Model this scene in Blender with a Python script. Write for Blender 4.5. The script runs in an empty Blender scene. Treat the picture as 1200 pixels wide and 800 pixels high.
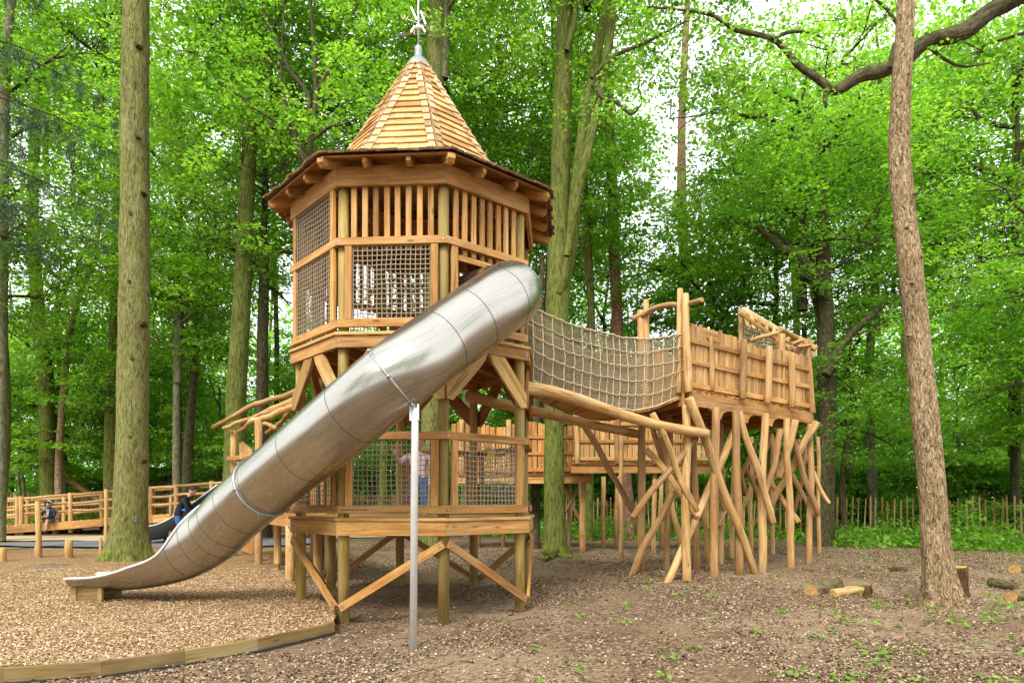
import bpy, math, random
import numpy as np
from math import sin, cos, pi, radians, sqrt
from mathutils import Vector as V, noise as mnoise

rng = random.Random(7)
nrg = np.random.default_rng(11)
SC = bpy.context.scene
COL = SC.collection
F, YH, EYE = 800.0, 587.0, 1.4          # the lens measured in photograph pixels, horizon row, eye height


# ------------------------------------------------------------------ terrain
def sstep(a, b, x):
    t = min(1.0, max(0.0, (x - a) / (b - a)))
    return t * t * (3 - 2 * t)


def gz(x, y):
    z = max(-0.14, min(0.10, 0.035 * (y - 9.5)))
    z += 0.45 * sstep(25, 33, y) * (1 - sstep(-6, 0, x))
    z += 0.9 * sstep(30, 60, y)
    return z


def bump(x, y):
    n = mnoise.noise(V((x * .5, y * .5, 3.0))) * .045 + mnoise.noise(V((x * 1.7, y * 1.7, 1.0))) * .022
    return n


def zc(y):                                # top of the wood chip bed
    return float(np.interp(y, [5, 7.5, 10, 18, 30], [-.02, .05, .10, .14, .16]))


def G(px, py, zf=gz):                     # ground point seen at a pixel
    Y = 12.0
    for _ in range(12):
        X = (px - 600) / F * Y
        z = zf(X, Y) if zf is gz else zf(Y)
        Y = (EYE - z) * F / (py - YH)
    return V(((px - 600) / F * Y, Y, z))


def P(px, py, Y):                         # measured point at a known depth
    return V(((px - 600) / F * Y, Y, EYE - (py - YH) / F * Y))


# ------------------------------------------------------------------ mesh builder
class MB:
    def __init__(s):
        s.v, s.f, s.g, s.r, s.sm, s.mi = [], [], [], [], [], []

    def add(s, vs, fs, gr=None, rnd=None, smooth=False, mi=0):
        b = len(s.v)
        if rnd is None:
            rnd = rng.random()
        s.v += [tuple(p) for p in vs]
        if gr is None:
            o = V((rng.random() * 50, rng.random() * 50, rng.random() * 50))
            gr = [V(p) + o for p in vs]
        s.g += [tuple(p) for p in gr]
        s.r += [rnd] * len(vs)
        for i, f in enumerate(fs):
            s.f.append(tuple(b + k for k in f))
            s.sm.append(smooth[i] if isinstance(smooth, list) else smooth)
            s.mi.append(mi[i] if isinstance(mi, list) else mi)

    # chamfered box: centre, three axes, half sizes; grain runs along the first axis
    def box(s, c, ax, h, ch=.004, rnd=None, mi=0):
        c = V(c)
        ax = [V(a).normalized() for a in ax]
        ch = min(ch, min(h) * .45)
        o = (rng.random() * 50, rng.random() * 50, rng.random() * 50)
        vs, gr, key = [], [], {}
        for sx in (-1, 1):
            for sy in (-1, 1):
                for sz in (-1, 1):
                    for a in range(3):
                        q = [sx * h[0], sy * h[1], sz * h[2]]
                        for k in range(3):
                            if k != a:
                                q[k] -= (sx, sy, sz)[k] * ch
                        key[(sx, sy, sz, a)] = len(vs)
                        vs.append(c + ax[0] * q[0] + ax[1] * q[1] + ax[2] * q[2])
                        gr.append((q[0] + o[0], q[1] + o[1], q[2] + o[2]))
        fs = []
        K = lambda d, a: key[(d[0], d[1], d[2], a)]
        for a in range(3):
            b, c2 = (a + 1) % 3, (a + 2) % 3
            for sg in (-1, 1):
                ring = []
                for (p, q) in ((-1, -1), (1, -1), (1, 1), (-1, 1)):
                    d = [0, 0, 0]; d[a] = sg; d[b] = p; d[c2] = q
                    ring.append(K(d, a))
                fs.append(ring if sg > 0 else ring[::-1])
        for a in range(3):
            b, c2 = (a + 1) % 3, (a + 2) % 3
            for p in (-1, 1):
                for q in (-1, 1):
                    d0 = [0, 0, 0]; d1 = [0, 0, 0]
                    d0[a] = -1; d1[a] = 1
                    for d in (d0, d1):
                        d[b] = p; d[c2] = q
                    r_ = [K(d0, b), K(d1, b), K(d1, c2), K(d0, c2)]
                    fs.append(r_ if p * q > 0 else r_[::-1])
        for sx in (-1, 1):
            for sy in (-1, 1):
                for sz in (-1, 1):
                    t = [K((sx, sy, sz), k) for k in range(3)]
                    fs.append(t if sx * sy * sz > 0 else t[::-1])
        det = ax[0].cross(ax[1]).dot(ax[2])
        if det < 0:
            fs = [f[::-1] for f in fs]
        s.add(vs, fs, gr, rnd, False, mi)

    # board from p0 to p1, w across (in direction side), t thick
    def board(s, p0, p1, w, t, side=(0, 0, 1), ch=.004, rnd=None, mi=0):
        p0, p1 = V(p0), V(p1)
        a = (p1 - p0)
        L = a.length
        a.normalize()
        sd = V(side)
        sd = (sd - a * sd.dot(a)).normalized()
        n = a.cross(sd)
        s.box((p0 + p1) / 2, (a, sd, n), (L / 2, w / 2, t / 2), ch, rnd, mi)

    # swept round bar through points with radii; wob = irregularity
    def tube(s, pts, rad, n=10, wob=0., caps=True, rnd=None, mi=0, capmi=None, smooth=True, seed=None, cham=0.):
        pts = [V(p) for p in pts]
        m = len(pts)
        if not hasattr(rad, '__len__'):
            rad = [rad] * m
        if cham and m > 1:
            d0 = (pts[1] - pts[0]).normalized(); d1 = (pts[-1] - pts[-2]).normalized()
            pts = [pts[0], pts[0] + d0 * cham] + pts[1:-1] + [pts[-1] - d1 * cham, pts[-1]]
            rad = [rad[0] - cham, rad[0]] + list(rad[1:-1]) + [rad[-1], rad[-1] - cham]
            m = len(pts)
        tg = []
        for i in range(m):
            a = pts[min(i + 1, m - 1)] - pts[max(i - 1, 0)]
            tg.append(a.normalized() if a.length > 1e-9 else V((0, 0, 1)))
        ref = V((0, 0, 1)) if abs(tg[0].z) < .9 else V((1, 0, 0))
        u = tg[0].cross(ref).normalized()
        ln = 0
        o = V((rng.random() * 90, 0, 0))
        vs, gr = [], []
        sd = rng.random() * 90 if seed is None else seed
        for i in range(m):
            u = (u - tg[i] * u.dot(tg[i])).normalized()
            w = tg[i].cross(u)
            if i:
                ln += (pts[i] - pts[i - 1]).length
            for k in range(n):
                th = 2 * pi * k / n
                r = rad[i]
                if wob:
                    r *= 1 + wob * mnoise.noise(V((cos(th) * .9 + sd, sin(th) * .9, ln * 2.2 / max(.5, r * 8))))
                vs.append(pts[i] + (u * cos(th) + w * sin(th)) * r)
                gr.append((ln + o.x, cos(th) * r + o.y, sin(th) * r + o.z))
        fs, sms, mis = [], [], []
        for i in range(m - 1):
            for k in range(n):
                a, b = i * n + k, i * n + (k + 1) % n
                fs.append((a, b, b + n, a + n)); sms.append(smooth); mis.append(mi)
        if caps:
            cm = mi if capmi is None else capmi
            fs.append(tuple(range(n))[::-1]); sms.append(False); mis.append(cm)
            fs.append(tuple((m - 1) * n + k for k in range(n))); sms.append(False); mis.append(cm)
        s.add(vs, fs, gr, rnd, sms, mis)

    def sphere(s, c, r, n=10, m=6, sc=(1, 1, 1), rnd=None, mi=0):
        c = V(c)
        vs = [c + V((0, 0, -r * sc[2]))]
        for i in range(1, m):
            ph = -pi / 2 + pi * i / m
            for k in range(n):
                th = 2 * pi * k / n
                vs.append(c + V((cos(th) * cos(ph) * r * sc[0], sin(th) * cos(ph) * r * sc[1], sin(ph) * r * sc[2])))
        vs.append(c + V((0, 0, r * sc[2])))
        fs = []
        for k in range(n):
            fs.append((0, 1 + (k + 1) % n, 1 + k))
            fs.append((len(vs) - 1, 1 + (m - 2) * n + k, 1 + (m - 2) * n + (k + 1) % n))
        for i in range(m - 2):
            for k in range(n):
                a, b = 1 + i * n + k, 1 + i * n + (k + 1) % n
                fs.append((a, b, b + n, a + n))
        s.add(vs, fs, None, rnd, True, mi)

    # flat outline (list of 3D points, planar) given a thickness along nrm
    def slab(s, outline, nrm, t, rnd=None, mi=0, gdir=None):
        nrm = V(nrm).normalized()
        o = V((rng.random() * 50, rng.random() * 50, rng.random() * 50))
        n = len(outline)
        a = [V(p) - nrm * t / 2 for p in outline]
        b = [V(p) + nrm * t / 2 for p in outline]
        g = V(gdir).normalized() if gdir is not None else (a[1] - a[0]).normalized()
        h = nrm.cross(g)
        gr = [(p.dot(g) + o.x, p.dot(h) + o.y, p.dot(nrm) + o.z) for p in a + b]
        fs = [tuple(range(n))[::-1], tuple(range(n, 2 * n))]
        for k in range(n):
            fs.append((k, (k + 1) % n, n + (k + 1) % n, n + k))
        s.add(a + b, fs, gr, rnd, False, mi)

    def build(s, name, mats, parent=None, loc=None):
        me = bpy.data.meshes.new(name)
        off = V(loc) if loc is not None else V((0, 0, 0))
        me.from_pydata([tuple(V(p) - off) for p in s.v] if loc is not None else s.v, [], s.f)
        a = me.attributes.new('grain', 'FLOAT_VECTOR', 'POINT')
        a.data.foreach_set('vector', np.array(s.g, np.float32).ravel())
        a = me.attributes.new('rnd', 'FLOAT', 'POINT')
        a.data.foreach_set('value', np.array(s.r, np.float32))
        me.polygons.foreach_set('use_smooth', np.array(s.sm, bool))
        me.polygons.foreach_set('material_index', np.array(s.mi, np.int32))
        for m in (mats if isinstance(mats, (list, tuple)) else [mats]):
            me.materials.append(m)
        me.update()
        o = bpy.data.objects.new(name, me)
        COL.objects.link(o)
        if parent is not None:
            o.parent = parent
        if loc is not None:
            o.location = off
        return o


# numpy meshes of many equal little faces (leaves, chips, litter)
def quads_mesh(name, verts, nper, faces, rnd, mat, smooth=False):
    N = len(verts) // nper
    fl = np.array(faces, np.int32)
    k = fl.shape[1]
    allf = (fl[None] + (np.arange(N, dtype=np.int32) * nper)[:, None, None]).reshape(-1)
    me = bpy.data.meshes.new(name)
    me.vertices.add(len(verts))
    me.vertices.foreach_set('co', np.asarray(verts, np.float32).ravel())
    nf = len(allf) // k
    me.loops.add(len(allf))
    me.loops.foreach_set('vertex_index', allf)
    me.polygons.add(nf)
    me.polygons.foreach_set('loop_start', np.arange(nf, dtype=np.int32) * k)
    me.polygons.foreach_set('loop_total', np.full(nf, k, np.int32))
    a = me.attributes.new('rnd', 'FLOAT', 'POINT')
    a.data.foreach_set('value', np.repeat(np.asarray(rnd, np.float32), nper))
    me.materials.append(mat)
    me.update(calc_edges=True)
    if smooth:
        me.polygons.foreach_set('use_smooth', np.ones(nf, bool))
    return me


def link(name, me, parent=None, loc=(0, 0, 0)):
    o = bpy.data.objects.new(name, me)
    COL.objects.link(o)
    o.location = loc
    if parent is not None:
        o.parent = parent
    return o


def tag(o, label=None, cat=None, group=None, kind=None):
    if label: o['label'] = label
    if cat: o['category'] = cat
    if group: o['group'] = group
    if kind: o['kind'] = kind
    return o


def thing(name, label, cat, loc=(0, 0, 0), group=None):
    o = bpy.data.objects.new(name, None)
    COL.objects.link(o)
    o.empty_display_size = .2
    o.location = loc
    return tag(o, label, cat, group)


def part(mb, name, mats, root):           # mesh coordinates are world: store them relative to the thing's base
    return _rel(mb, name, mats, root)


def _world_loc(o):
    l = V(o.location)
    while o.parent:
        o = o.parent
        l = l + V(o.location)
    return l


def _rel(mb, name, mats, root):
    off = _world_loc(root)
    mb.v = [(p[0] - off.x, p[1] - off.y, p[2] - off.z) for p in mb.v]
    return mb.build(name, mats, root)


def spline(pts, n):                       # Catmull-Rom through tuples of any length
    A = np.array([tuple(p) for p in pts], float)
    A = np.vstack([2 * A[0] - A[1], A, 2 * A[-1] - A[-2]])
    out = []
    for i in range(1, len(A) - 2):
        for k in range(n):
            t = k / n
            p0, p1, p2, p3 = A[i - 1], A[i], A[i + 1], A[i + 2]
            out.append(.5 * (2 * p1 + (p2 - p0) * t + (2 * p0 - 5 * p1 + 4 * p2 - p3) * t * t + (3 * p1 - p0 - 3 * p2 + p3) * t ** 3))
    out.append(A[-2])
    return np.array(out)


# ------------------------------------------------------------------ materials
class NT:
    def __init__(s, name):
        s.m = bpy.data.materials.new(name)
        s.m.use_nodes = True
        s.t = s.m.node_tree
        s.t.nodes.clear()
        s.out = s.n('ShaderNodeOutputMaterial')

    def n(s, typ, **kw):
        nd = s.t.nodes.new(typ)
        for k, v in kw.items():
            setattr(nd, k, v)
        return nd

    def l(s, a, b):
        s.t.links.new(a, b)

    def val(s, sock, v):
        if hasattr(v, 'is_linked') or isinstance(v, bpy.types.NodeSocket):
            s.l(v, sock)
        elif v is not None:
            sock.default_value = v

    def attr(s, name):
        return s.n('ShaderNodeAttribute', attribute_name=name)

    def mapping(s, vec, scale=(1, 1, 1), loc=(0, 0, 0)):
        m = s.n('ShaderNodeMapping')
        s.l(vec, m.inputs['Vector'])
        m.inputs['Scale'].default_value = scale
        m.inputs['Location'].default_value = loc
        return m.outputs[0]

    def noise(s, vec, scale=5., detail=4., rough=.55, dist=0.):
        t = s.n('ShaderNodeTexNoise')
        if vec is not None: s.l(vec, t.inputs['Vector'])
        t.inputs['Scale'].default_value = scale
        t.inputs['Detail'].default_value = detail
        t.inputs['Roughness'].default_value = rough
        t.inputs['Distortion'].default_value = dist
        return t.outputs[0]

    def voro(s, vec, scale=5., feature='F1', out='Distance', rand=1.):
        t = s.n('ShaderNodeTexVoronoi', feature=feature)
        if vec is not None: s.l(vec, t.inputs['Vector'])
        t.inputs['Scale'].default_value = scale
        t.inputs['Randomness'].default_value = rand
        return t.outputs[out]

    def ramp(s, fac, stops, interp='LINEAR'):
        r = s.n('ShaderNodeValToRGB')
        r.color_ramp.interpolation = interp
        e = r.color_ramp.elements
        while len(e) < len(stops): e.new(.5)
        for i, (p, c) in enumerate(stops):
            e[i].position = p
            e[i].color = (*c, 1) if len(c) == 3 else c
        s.l(fac, r.inputs[0])
        return r.outputs[0]

    def mix(s, f, a, b, typ='MIX'):
        m = s.n('ShaderNodeMix', data_type='RGBA', blend_type=typ)
        s.val(m.inputs['Factor'], f)
        for k, v in ((6, a), (7, b)):
            if isinstance(v, tuple): m.inputs[k].default_value = (*v, 1) if len(v) == 3 else v
            else: s.l(v, m.inputs[k])
        return m.outputs[2]

    def math(s, op, a, b=0., clamp=False):
        m = s.n('ShaderNodeMath', operation=op, use_clamp=clamp)
        s.val(m.inputs[0], a); s.val(m.inputs[1], b)
        return m.outputs[0]

    def remap(s, v, a, b, c=0., d=1.):
        m = s.n('ShaderNodeMapRange')
        s.l(v, m.inputs[0])
        for i, q in enumerate((a, b, c, d)): m.inputs[i + 1].default_value = q
        return m.outputs[0]

    def bump(s, h, st=.5, dist=.01, nrm=None):
        b = s.n('ShaderNodeBump')
        b.inputs['Strength'].default_value = st
        b.inputs['Distance'].default_value = dist
        s.l(h, b.inputs['Height'])
        if nrm is not None: s.l(nrm, b.inputs['Normal'])
        return b.outputs[0]

    def pbr(s, col, rough=.7, metal=0., nrm=None, spec=.3, **kw):
        p = s.n('ShaderNodeBsdfPrincipled')
        if isinstance(col, tuple): p.inputs['Base Color'].default_value = (*col, 1)
        else: s.l(col, p.inputs['Base Color'])
        s.val(p.inputs['Roughness'], rough)
        s.val(p.inputs['Metallic'], metal)
        p.inputs['Specular IOR Level'].default_value = spec
        if nrm is not None: s.l(nrm, p.inputs['Normal'])
        s.l(p.outputs[0], s.out.inputs[0])
        return s.m


def wood(name, dark, mid, light, rough=.62, knots=True, weather=0., green=0.):
    t = NT(name)
    g = t.attr('grain').outputs['Vector']
    r = t.attr('rnd').outputs['Fac']
    fine = t.noise(t.mapping(g, (3.5, 90, 90)), 1., 3., .6, .6)
    band = t.noise(t.mapping(g, (.9, 20, 20)), 1., 3., .6, 1.6)
    f = t.math('ADD', t.math('MULTIPLY', fine, .4), t.math('MULTIPLY', band, .6))
    col = t.ramp(f, [(.34, tuple(c * .8 for c in dark)), (.5, mid), (.66, light)])
    big = t.noise(t.mapping(g, (1.6, 7, 7)), 1., 5., .65)
    col = t.mix(t.remap(big, .40, .66), col, t.mix(1., col, (.70, .60, .48), 'MULTIPLY'))
    pale = t.noise(t.mapping(g, (1.1, 6, 6), (9, 2, 5)), 1., 4., .6)
    col = t.mix(t.remap(pale, .52, .74, 0, .55), col, t.mix(.5, light, (.62, .52, .34)))
    # each board has its own tone
    tone = t.ramp(r, [(0, (.58, .50, .43)), (.3, (.86, .80, .73)), (.65, (1.04, 1.01, .97)), (1, (1.24, 1.22, 1.16))])
    col = t.mix(1., col, tone, 'MULTIPLY')
    if knots:
        v = t.voro(t.mapping(g, (2.4, 9, 9)), 1.)
        k = t.remap(v, .05, .15, 1, 0)
        col = t.mix(t.math('MULTIPLY', k, .85), col, tuple(c * .28 for c in dark))
    if weather:
        wn = t.noise(t.mapping(g, (.8, 9, 9), (7, 3, 1)), 1., 5., .65)
        col = t.mix(t.math('MULTIPLY', t.remap(wn, .45, .7), weather), col, (.30, .26, .20))
    if green:
        gn = t.noise(t.mapping(g, (.9, 4, 4), (2, 9, 4)), 1., 5., .65)
        col = t.mix(t.math('MULTIPLY', t.remap(gn, .4, .7), green), col, (.20, .21, .07))
    # drying cracks
    cr = t.noise(t.mapping(g, (1.0, 42, 42), (4, 4, 4)), 1., 2., .5)
    crk = t.remap(cr, .66, .71, 0, 1)
    col = t.mix(t.math('MULTIPLY', crk, .7), col, tuple(c * .25 for c in dark))
    h = t.math('SUBTRACT', f, t.math('MULTIPLY', crk, .8))
    return t.pbr(col, t.remap(fine, .3, .7, rough - .06, rough + .14), 0, t.bump(h, .5, .006), .25)


def bark(name, dark, mid, light, moss=None, mossamt=.0, scale=(5, 34, 34), depth=.02, plate=False, mosslow=0., lich=0.):
    t = NT(name)
    g = t.attr('grain').outputs['Vector']
    w = t.n('ShaderNodeTexCoord').outputs['Object']
    d = t.n('ShaderNodeTexNoise')
    t.l(t.mapping(g, (scale[0] * 1.3, scale[1] * .35, scale[2] * .35)), d.inputs['Vector'])
    d.inputs['Scale'].default_value = 1.; d.inputs['Detail'].default_value = 4.
    vec = t.mix(.11, g, d.outputs['Color'], 'ADD')
    ridge = t.noise(t.mapping(vec, scale), 1., 5., .62, .2)
    if plate:
        v = t.voro(t.mapping(vec, tuple(q * .8 for q in scale)), 1., 'DISTANCE_TO_EDGE')
        ridge = t.math('ADD', t.math('MULTIPLY', t.remap(v, .0, .3), .24), t.math('MULTIPLY', ridge, .76))
    fine = t.noise(t.mapping(g, (34, 85, 85)), 1., 5., .7)
    f = t.math('ADD', t.math('MULTIPLY', ridge, .74), t.math('MULTIPLY', fine, .26))
    col = t.ramp(f, [(.36, tuple(c * .7 for c in dark)), (.46, mid), (.62, light), (.74, tuple(c * 1.25 for c in light))])
    big = t.noise(t.mapping(g, (.9, 3, 3)), 1., 5., .65)
    col = t.mix(t.remap(big, .42, .64, 0, .6), col, t.mix(1., col, (.52, .48, .42), 'MULTIPLY'))
    if lich:
        ln = t.noise(t.mapping(g, (6, 9, 9), (7, 7, 7)), 1., 5., .7)
        col = t.mix(t.remap(ln, .58, .68, 0, lich), col, (.34, .36, .26))
    if moss:
        mn = t.noise(t.mapping(g, (1.1, 4.5, 4.5), (3, 1, 8)), 1., 6., .7)
        fac = t.math('MULTIPLY', t.remap(mn, .62 - mossamt * .4, .72), min(1, .45 + mossamt * .5))
        if mosslow:
            z = t.n('ShaderNodeSeparateXYZ')
            t.l(w, z.inputs[0])
            low = t.remap(z.outputs[2], .1, mosslow, .9, 0)
            fac = t.math('MAXIMUM', fac, t.math('MULTIPLY', low, t.remap(mn, .36, .52)))
        col = t.mix(fac, col, t.mix(t.remap(f, .40, .58), tuple(c * .35 for c in moss), moss))
    h = t.math('ADD', ridge, t.math('MULTIPLY', fine, .25))
    return t.pbr(col, .9, 0, t.bump(h, 1., depth), .12)


def leafmat(name, stops, trans=.54, gloss=.025, tboost=(1.65, 1.75, .8)):
    t = NT(name)
    r = t.attr('rnd').outputs['Fac']
    oi = t.n('ShaderNodeObjectInfo').outputs['Random']
    f = t.math('ADD', t.math('MULTIPLY', r, .8), t.math('MULTIPLY', oi, .2))
    col = t.ramp(f, stops)
    d = t.n('ShaderNodeBsdfDiffuse'); t.l(col, d.inputs[0])
    tr = t.n('ShaderNodeBsdfTranslucent')
    t.l(t.mix(1., col, tboost, 'MULTIPLY'), tr.inputs[0])
    m = t.n('ShaderNodeMixShader'); m.inputs[0].default_value = trans
    t.l(d.outputs[0], m.inputs[1]); t.l(tr.outputs[0], m.inputs[2])
    gl = t.n('ShaderNodeBsdfGlossy'); gl.inputs['Roughness'].default_value = .5
    gl.inputs['Color'].default_value = (.85, .95, .9, 1)
    m2 = t.n('ShaderNodeMixShader'); m2.inputs[0].default_value = gloss
    t.l(m.outputs[0], m2.inputs[1]); t.l(gl.outputs[0], m2.inputs[2])
    t.l(m2.outputs[0], t.out.inputs[0])
    return t.m


def flakemat(name, stops, rough=.8):
    t = NT(name)
    r = t.attr('rnd').outputs['Fac']
    n = t.noise(t.n('ShaderNodeTexCoord').outputs['Object'], 60., 2.)
    col = t.ramp(r, stops)
    col = t.mix(t.remap(n, .35, .7, 0, .45), col, t.mix(1., col, (.55, .5, .45), 'MULTIPLY'))
    return t.pbr(col, rough, 0, None, .2)


def plain(name, col, rough=.7, metal=0., var=.25, sc=12., spec=.3):
    t = NT(name)
    o = t.n('ShaderNodeTexCoord').outputs['Object']
    n = t.noise(o, sc, 5., .6)
    c = t.mix(t.remap(n, .3, .7), col, tuple(q * (1 - var) for q in col))
    return t.pbr(c, rough, metal, t.bump(n, .15, .005), spec)


M = {}
M['timber'] = wood('sawn_larch', (0.353, 0.177, 0.045), (0.536, 0.287, 0.085), (0.661, 0.390, 0.144), weather=.18)
M['slat'] = wood('larch_slats', (0.403, 0.212, 0.062), (0.594, 0.336, 0.114), (0.717, 0.448, 0.186))
M['post'] = wood('round_treated_posts', (0.319, 0.215, 0.061), (0.462, 0.331, 0.105), (0.583, 0.435, 0.165), green=.45)
M['bracket'] = wood('pale_bracket_boards', (0.410, 0.241, 0.077), (0.583, 0.375, 0.127), (0.691, 0.470, 0.187), weather=.1)
M['edging'] = wood('weathered_edging_board', (.17, .105, .036), (.27, .175, .062), (.36, .25, .10), weather=.3, green=.35)
M['pole'] = wood('peeled_oak_poles', (0.353, 0.198, 0.068), (0.536, 0.329, 0.130), (0.684, 0.471, 0.227), weather=.25)
M['redpale'] = wood('fresh_red_boards', (0.374, 0.156, 0.042), (0.550, 0.264, 0.072), (0.660, 0.372, 0.120))
M['pale'] = wood('larch_board_walls', (0.353, 0.195, 0.065), (0.547, 0.329, 0.122), (0.684, 0.464, 0.213), weather=.2)
M['shingle'] = wood('cedar_shingles', (0.454, 0.263, 0.095), (0.626, 0.403, 0.168), (0.756, 0.526, 0.258), knots=False)
M['hip'] = wood('pale_hip_shingles', (.48, .33, .17), (.62, .45, .26), (.72, .56, .36), knots=False, weather=.15)
M['shake'] = wood('dark_eave_shakes', (.12, .065, .025), (.20, .115, .045), (.30, .18, .08), knots=False, weather=.4)
M['shade_timber'] = wood('shade_painted_timber', (.25, .11, .03), (.37, .17, .05), (.45, .24, .08))  # timber with the shade of undersides and inner parts put into its colour
M['paling'] = wood('chestnut_paling', (.36, .20, .08), (.52, .32, .145), (.64, .44, .24), weather=.3)

M['log_end'] = NT('cut_log_end')


def _logend():
    t = M['log_end']
    g = t.attr('grain').outputs['Vector']
    m = t.mapping(g, (0, 1, 1))
    ln = t.n('ShaderNodeVectorMath', operation='LENGTH')
    wob = t.noise(m, 14., 3.)
    t.l(m, ln.inputs[0])
    r = t.math('ADD', ln.outputs['Value'], t.math('MULTIPLY', wob, .018))
    n = t.math('SINE', t.math('MULTIPLY', r, 620.))
    n = t.math('ADD', t.math('MULTIPLY', n, .16), t.noise(m, 40., 3.))
    c = t.ramp(n, [(.25, (.30, .155, .045)), (.5, (.50, .295, .10)), (.75, (.60, .40, .18))])
    c = t.mix(t.remap(t.noise(m, 9., 4.), .5, .7, 0, .6), c, (.22, .13, .06))
    return t.pbr(c, .85, 0, t.bump(n, .3, .004), .2)


M['log_end'] = _logend()

# barks
M['bark_big'] = bark('mossy_furrowed_bark', (.065, .058, .022), (.165, .158, .055), (.29, .275, .115), (.17, .20, .025), .5, (5, 30, 30), .03, mosslow=.8, lich=.3)
M['bark_mid'] = bark('green_algae_bark', (.045, .043, .015), (.11, .115, .034), (.185, .19, .062), (.15, .20, .018), .75, (4, 20, 20), .014, mosslow=.6, lich=.2)
M['bark_grey'] = bark('smooth_grey_green_bark', (.07, .066, .04), (.155, .15, .085), (.27, .26, .16), (.13, .17, .03), .3, (5, 18, 18), .012, lich=.3)
M['bark_pine'] = bark('pale_plated_bark', (.105, .064, .034), (.30, .205, .112), (.48, .365, .225), (.22, .21, .06), .1, (6.5, 38, 38), .03, plate=True)
M['bark_red'] = bark('reddish_scaly_bark', (.10, .052, .033), (.25, .14, .09), (.37, .225, .15), None, 0, (8, 22, 22), .014, plate=True)
M['bark_dark'] = bark('dark_oak_bark', (.022, .02, .011), (.066, .057, .029), (.145, .125, .066), (.09, .12, .02), .2, (6, 26, 26), .018)
M['log'] = bark('fallen_log_bark', (.05, .035, .016), (.13, .10, .05), (.25, .20, .11), (.12, .14, .03), .3, (5, 24, 24), .015)
M['burnt'] = bark('dark_rotten_wood', (.02, .012, .007), (.07, .042, .02), (.16, .09, .04), None, 0, (6, 24, 24), .015)

# leaves
GR = lambda k: [(0, (.052 * k, .132 * k, .016 * k)), (.3, (.105 * k, .232 * k, .024 * k)), (.7, (.19 * k, .35 * k, .036 * k)), (1, (.30 * k, .45 * k, .062 * k))]
M['leaf'] = leafmat('beech_leaves', GR(1.0))
M['leaf_b'] = leafmat('maple_leaves', GR(1.35), gloss=.035)
M['leaf_lime'] = leafmat('lime_green_leaves', GR(1.32))
M['leaf_far'] = leafmat('far_leaves', GR(1.6))
M['needle'] = leafmat('grey_green_needles', [(0, (.022, .06, .024)), (.5, (.045, .10, .04)), (1, (.085, .16, .065))], .35, .06, (1.2, 1.3, .9))
M['weed'] = leafmat('nettle_leaves', GR(1.2))
M['seedling'] = leafmat('ivy_seedlings', GR(.95), .35)

# scattered flakes
M['chip'] = flakemat('wood_chips', [(0, (.17, .09, .042)), (.2, (.36, .215, .108)), (.5, (.57, .38, .205)), (.8, (.70, .51, .31)), (1, (.80, .66, .46))])
M['litter'] = flakemat('dead_leaf_litter', [(0, (.12, .076, .045)), (.3, (.26, .175, .105)), (.62, (.39, .28, .175)), (.92, (.51, .39, .26)), (1, (.62, .53, .39))])


def _chipbase():
    t = NT('wood_chip_ground')
    o = t.n('ShaderNodeTexCoord').outputs['Object']
    d = t.noise(o, 14., 3., .6)
    v = t.mix(.06, o, d, 'ADD')
    cv = t.voro(t.mapping(v, (1, 1.8, 1)), 26., 'F1', 'Color')
    dv = t.voro(t.mapping(v, (1, 1.8, 1)), 26., 'F1', 'Distance')
    col = t.ramp(cv, [(0, (.15, .08, .032)), (.3, (.30, .175, .075)), (.6, (.47, .30, .145)), (1, (.64, .46, .26))])
    col = t.mix(t.remap(dv, .3, .75, 0, .7), col, (.09, .05, .022))
    big = t.noise(o, .9, 5., .6)
    col = t.mix(t.remap(big, .42, .68, 0, .5), col, t.mix(1., col, (.62, .52, .42), 'MULTIPLY'))
    return t.pbr(col, .9, 0, t.bump(dv, 1., .02), .15)


def _ground():
    t = NT('woodland_floor')
    o = t.n('ShaderNodeTexCoord').outputs['Object']
    d = t.noise(o, 9., 3., .6)
    v = t.mix(.12, o, d, 'ADD')
    cv = t.voro(v, 24., 'F1', 'Color')
    dv = t.voro(v, 24., 'F1', 'Distance')
    leaf = t.ramp(cv, [(0, (.135, .085, .052)), (.4, (.29, .197, .122)), (.75, (.42, .302, .19)), (1, (.58, .47, .33))])
    leaf = t.mix(t.remap(dv, .3, .8, 0, .75), leaf, (.055, .034, .02))
    sn = t.noise(o, 30., 6., .7)
    soil = t.ramp(sn, [(.3, (.165, .108, .067)), (.5, (.30, .207, .132)), (.72, (.42, .31, .205))])
    big = t.noise(o, .55, 5., .62)
    col = t.mix(t.remap(big, .44, .6), leaf, soil)
    b2 = t.noise(t.mapping(o, (1, 1, 1), (5, 8, 0)), .35, 4., .6)
    col = t.mix(t.remap(b2, .42, .60, 0, .7), col, t.mix(1., col, (.55, .47, .41), 'MULTIPLY'))
    h = t.math('ADD', t.math('MULTIPLY', dv, -.6), sn)
    return t.pbr(col, .95, 0, t.bump(h, 1., .025), .12)


def _mat_path(name, a, b, sc=40.):
    t = NT(name)
    o = t.n('ShaderNodeTexCoord').outputs['Object']
    n = t.noise(o, sc, 5., .7); b_ = t.noise(o, 1.2, 4.)
    c = t.mix(t.remap(n, .3, .7), a, b)
    c = t.mix(t.remap(b_, .4, .7, 0, .4), c, t.mix(1., c, (.7, .66, .6), 'MULTIPLY'))
    return t.pbr(c, .95, 0, t.bump(n, .5, .008), .15)


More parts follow.
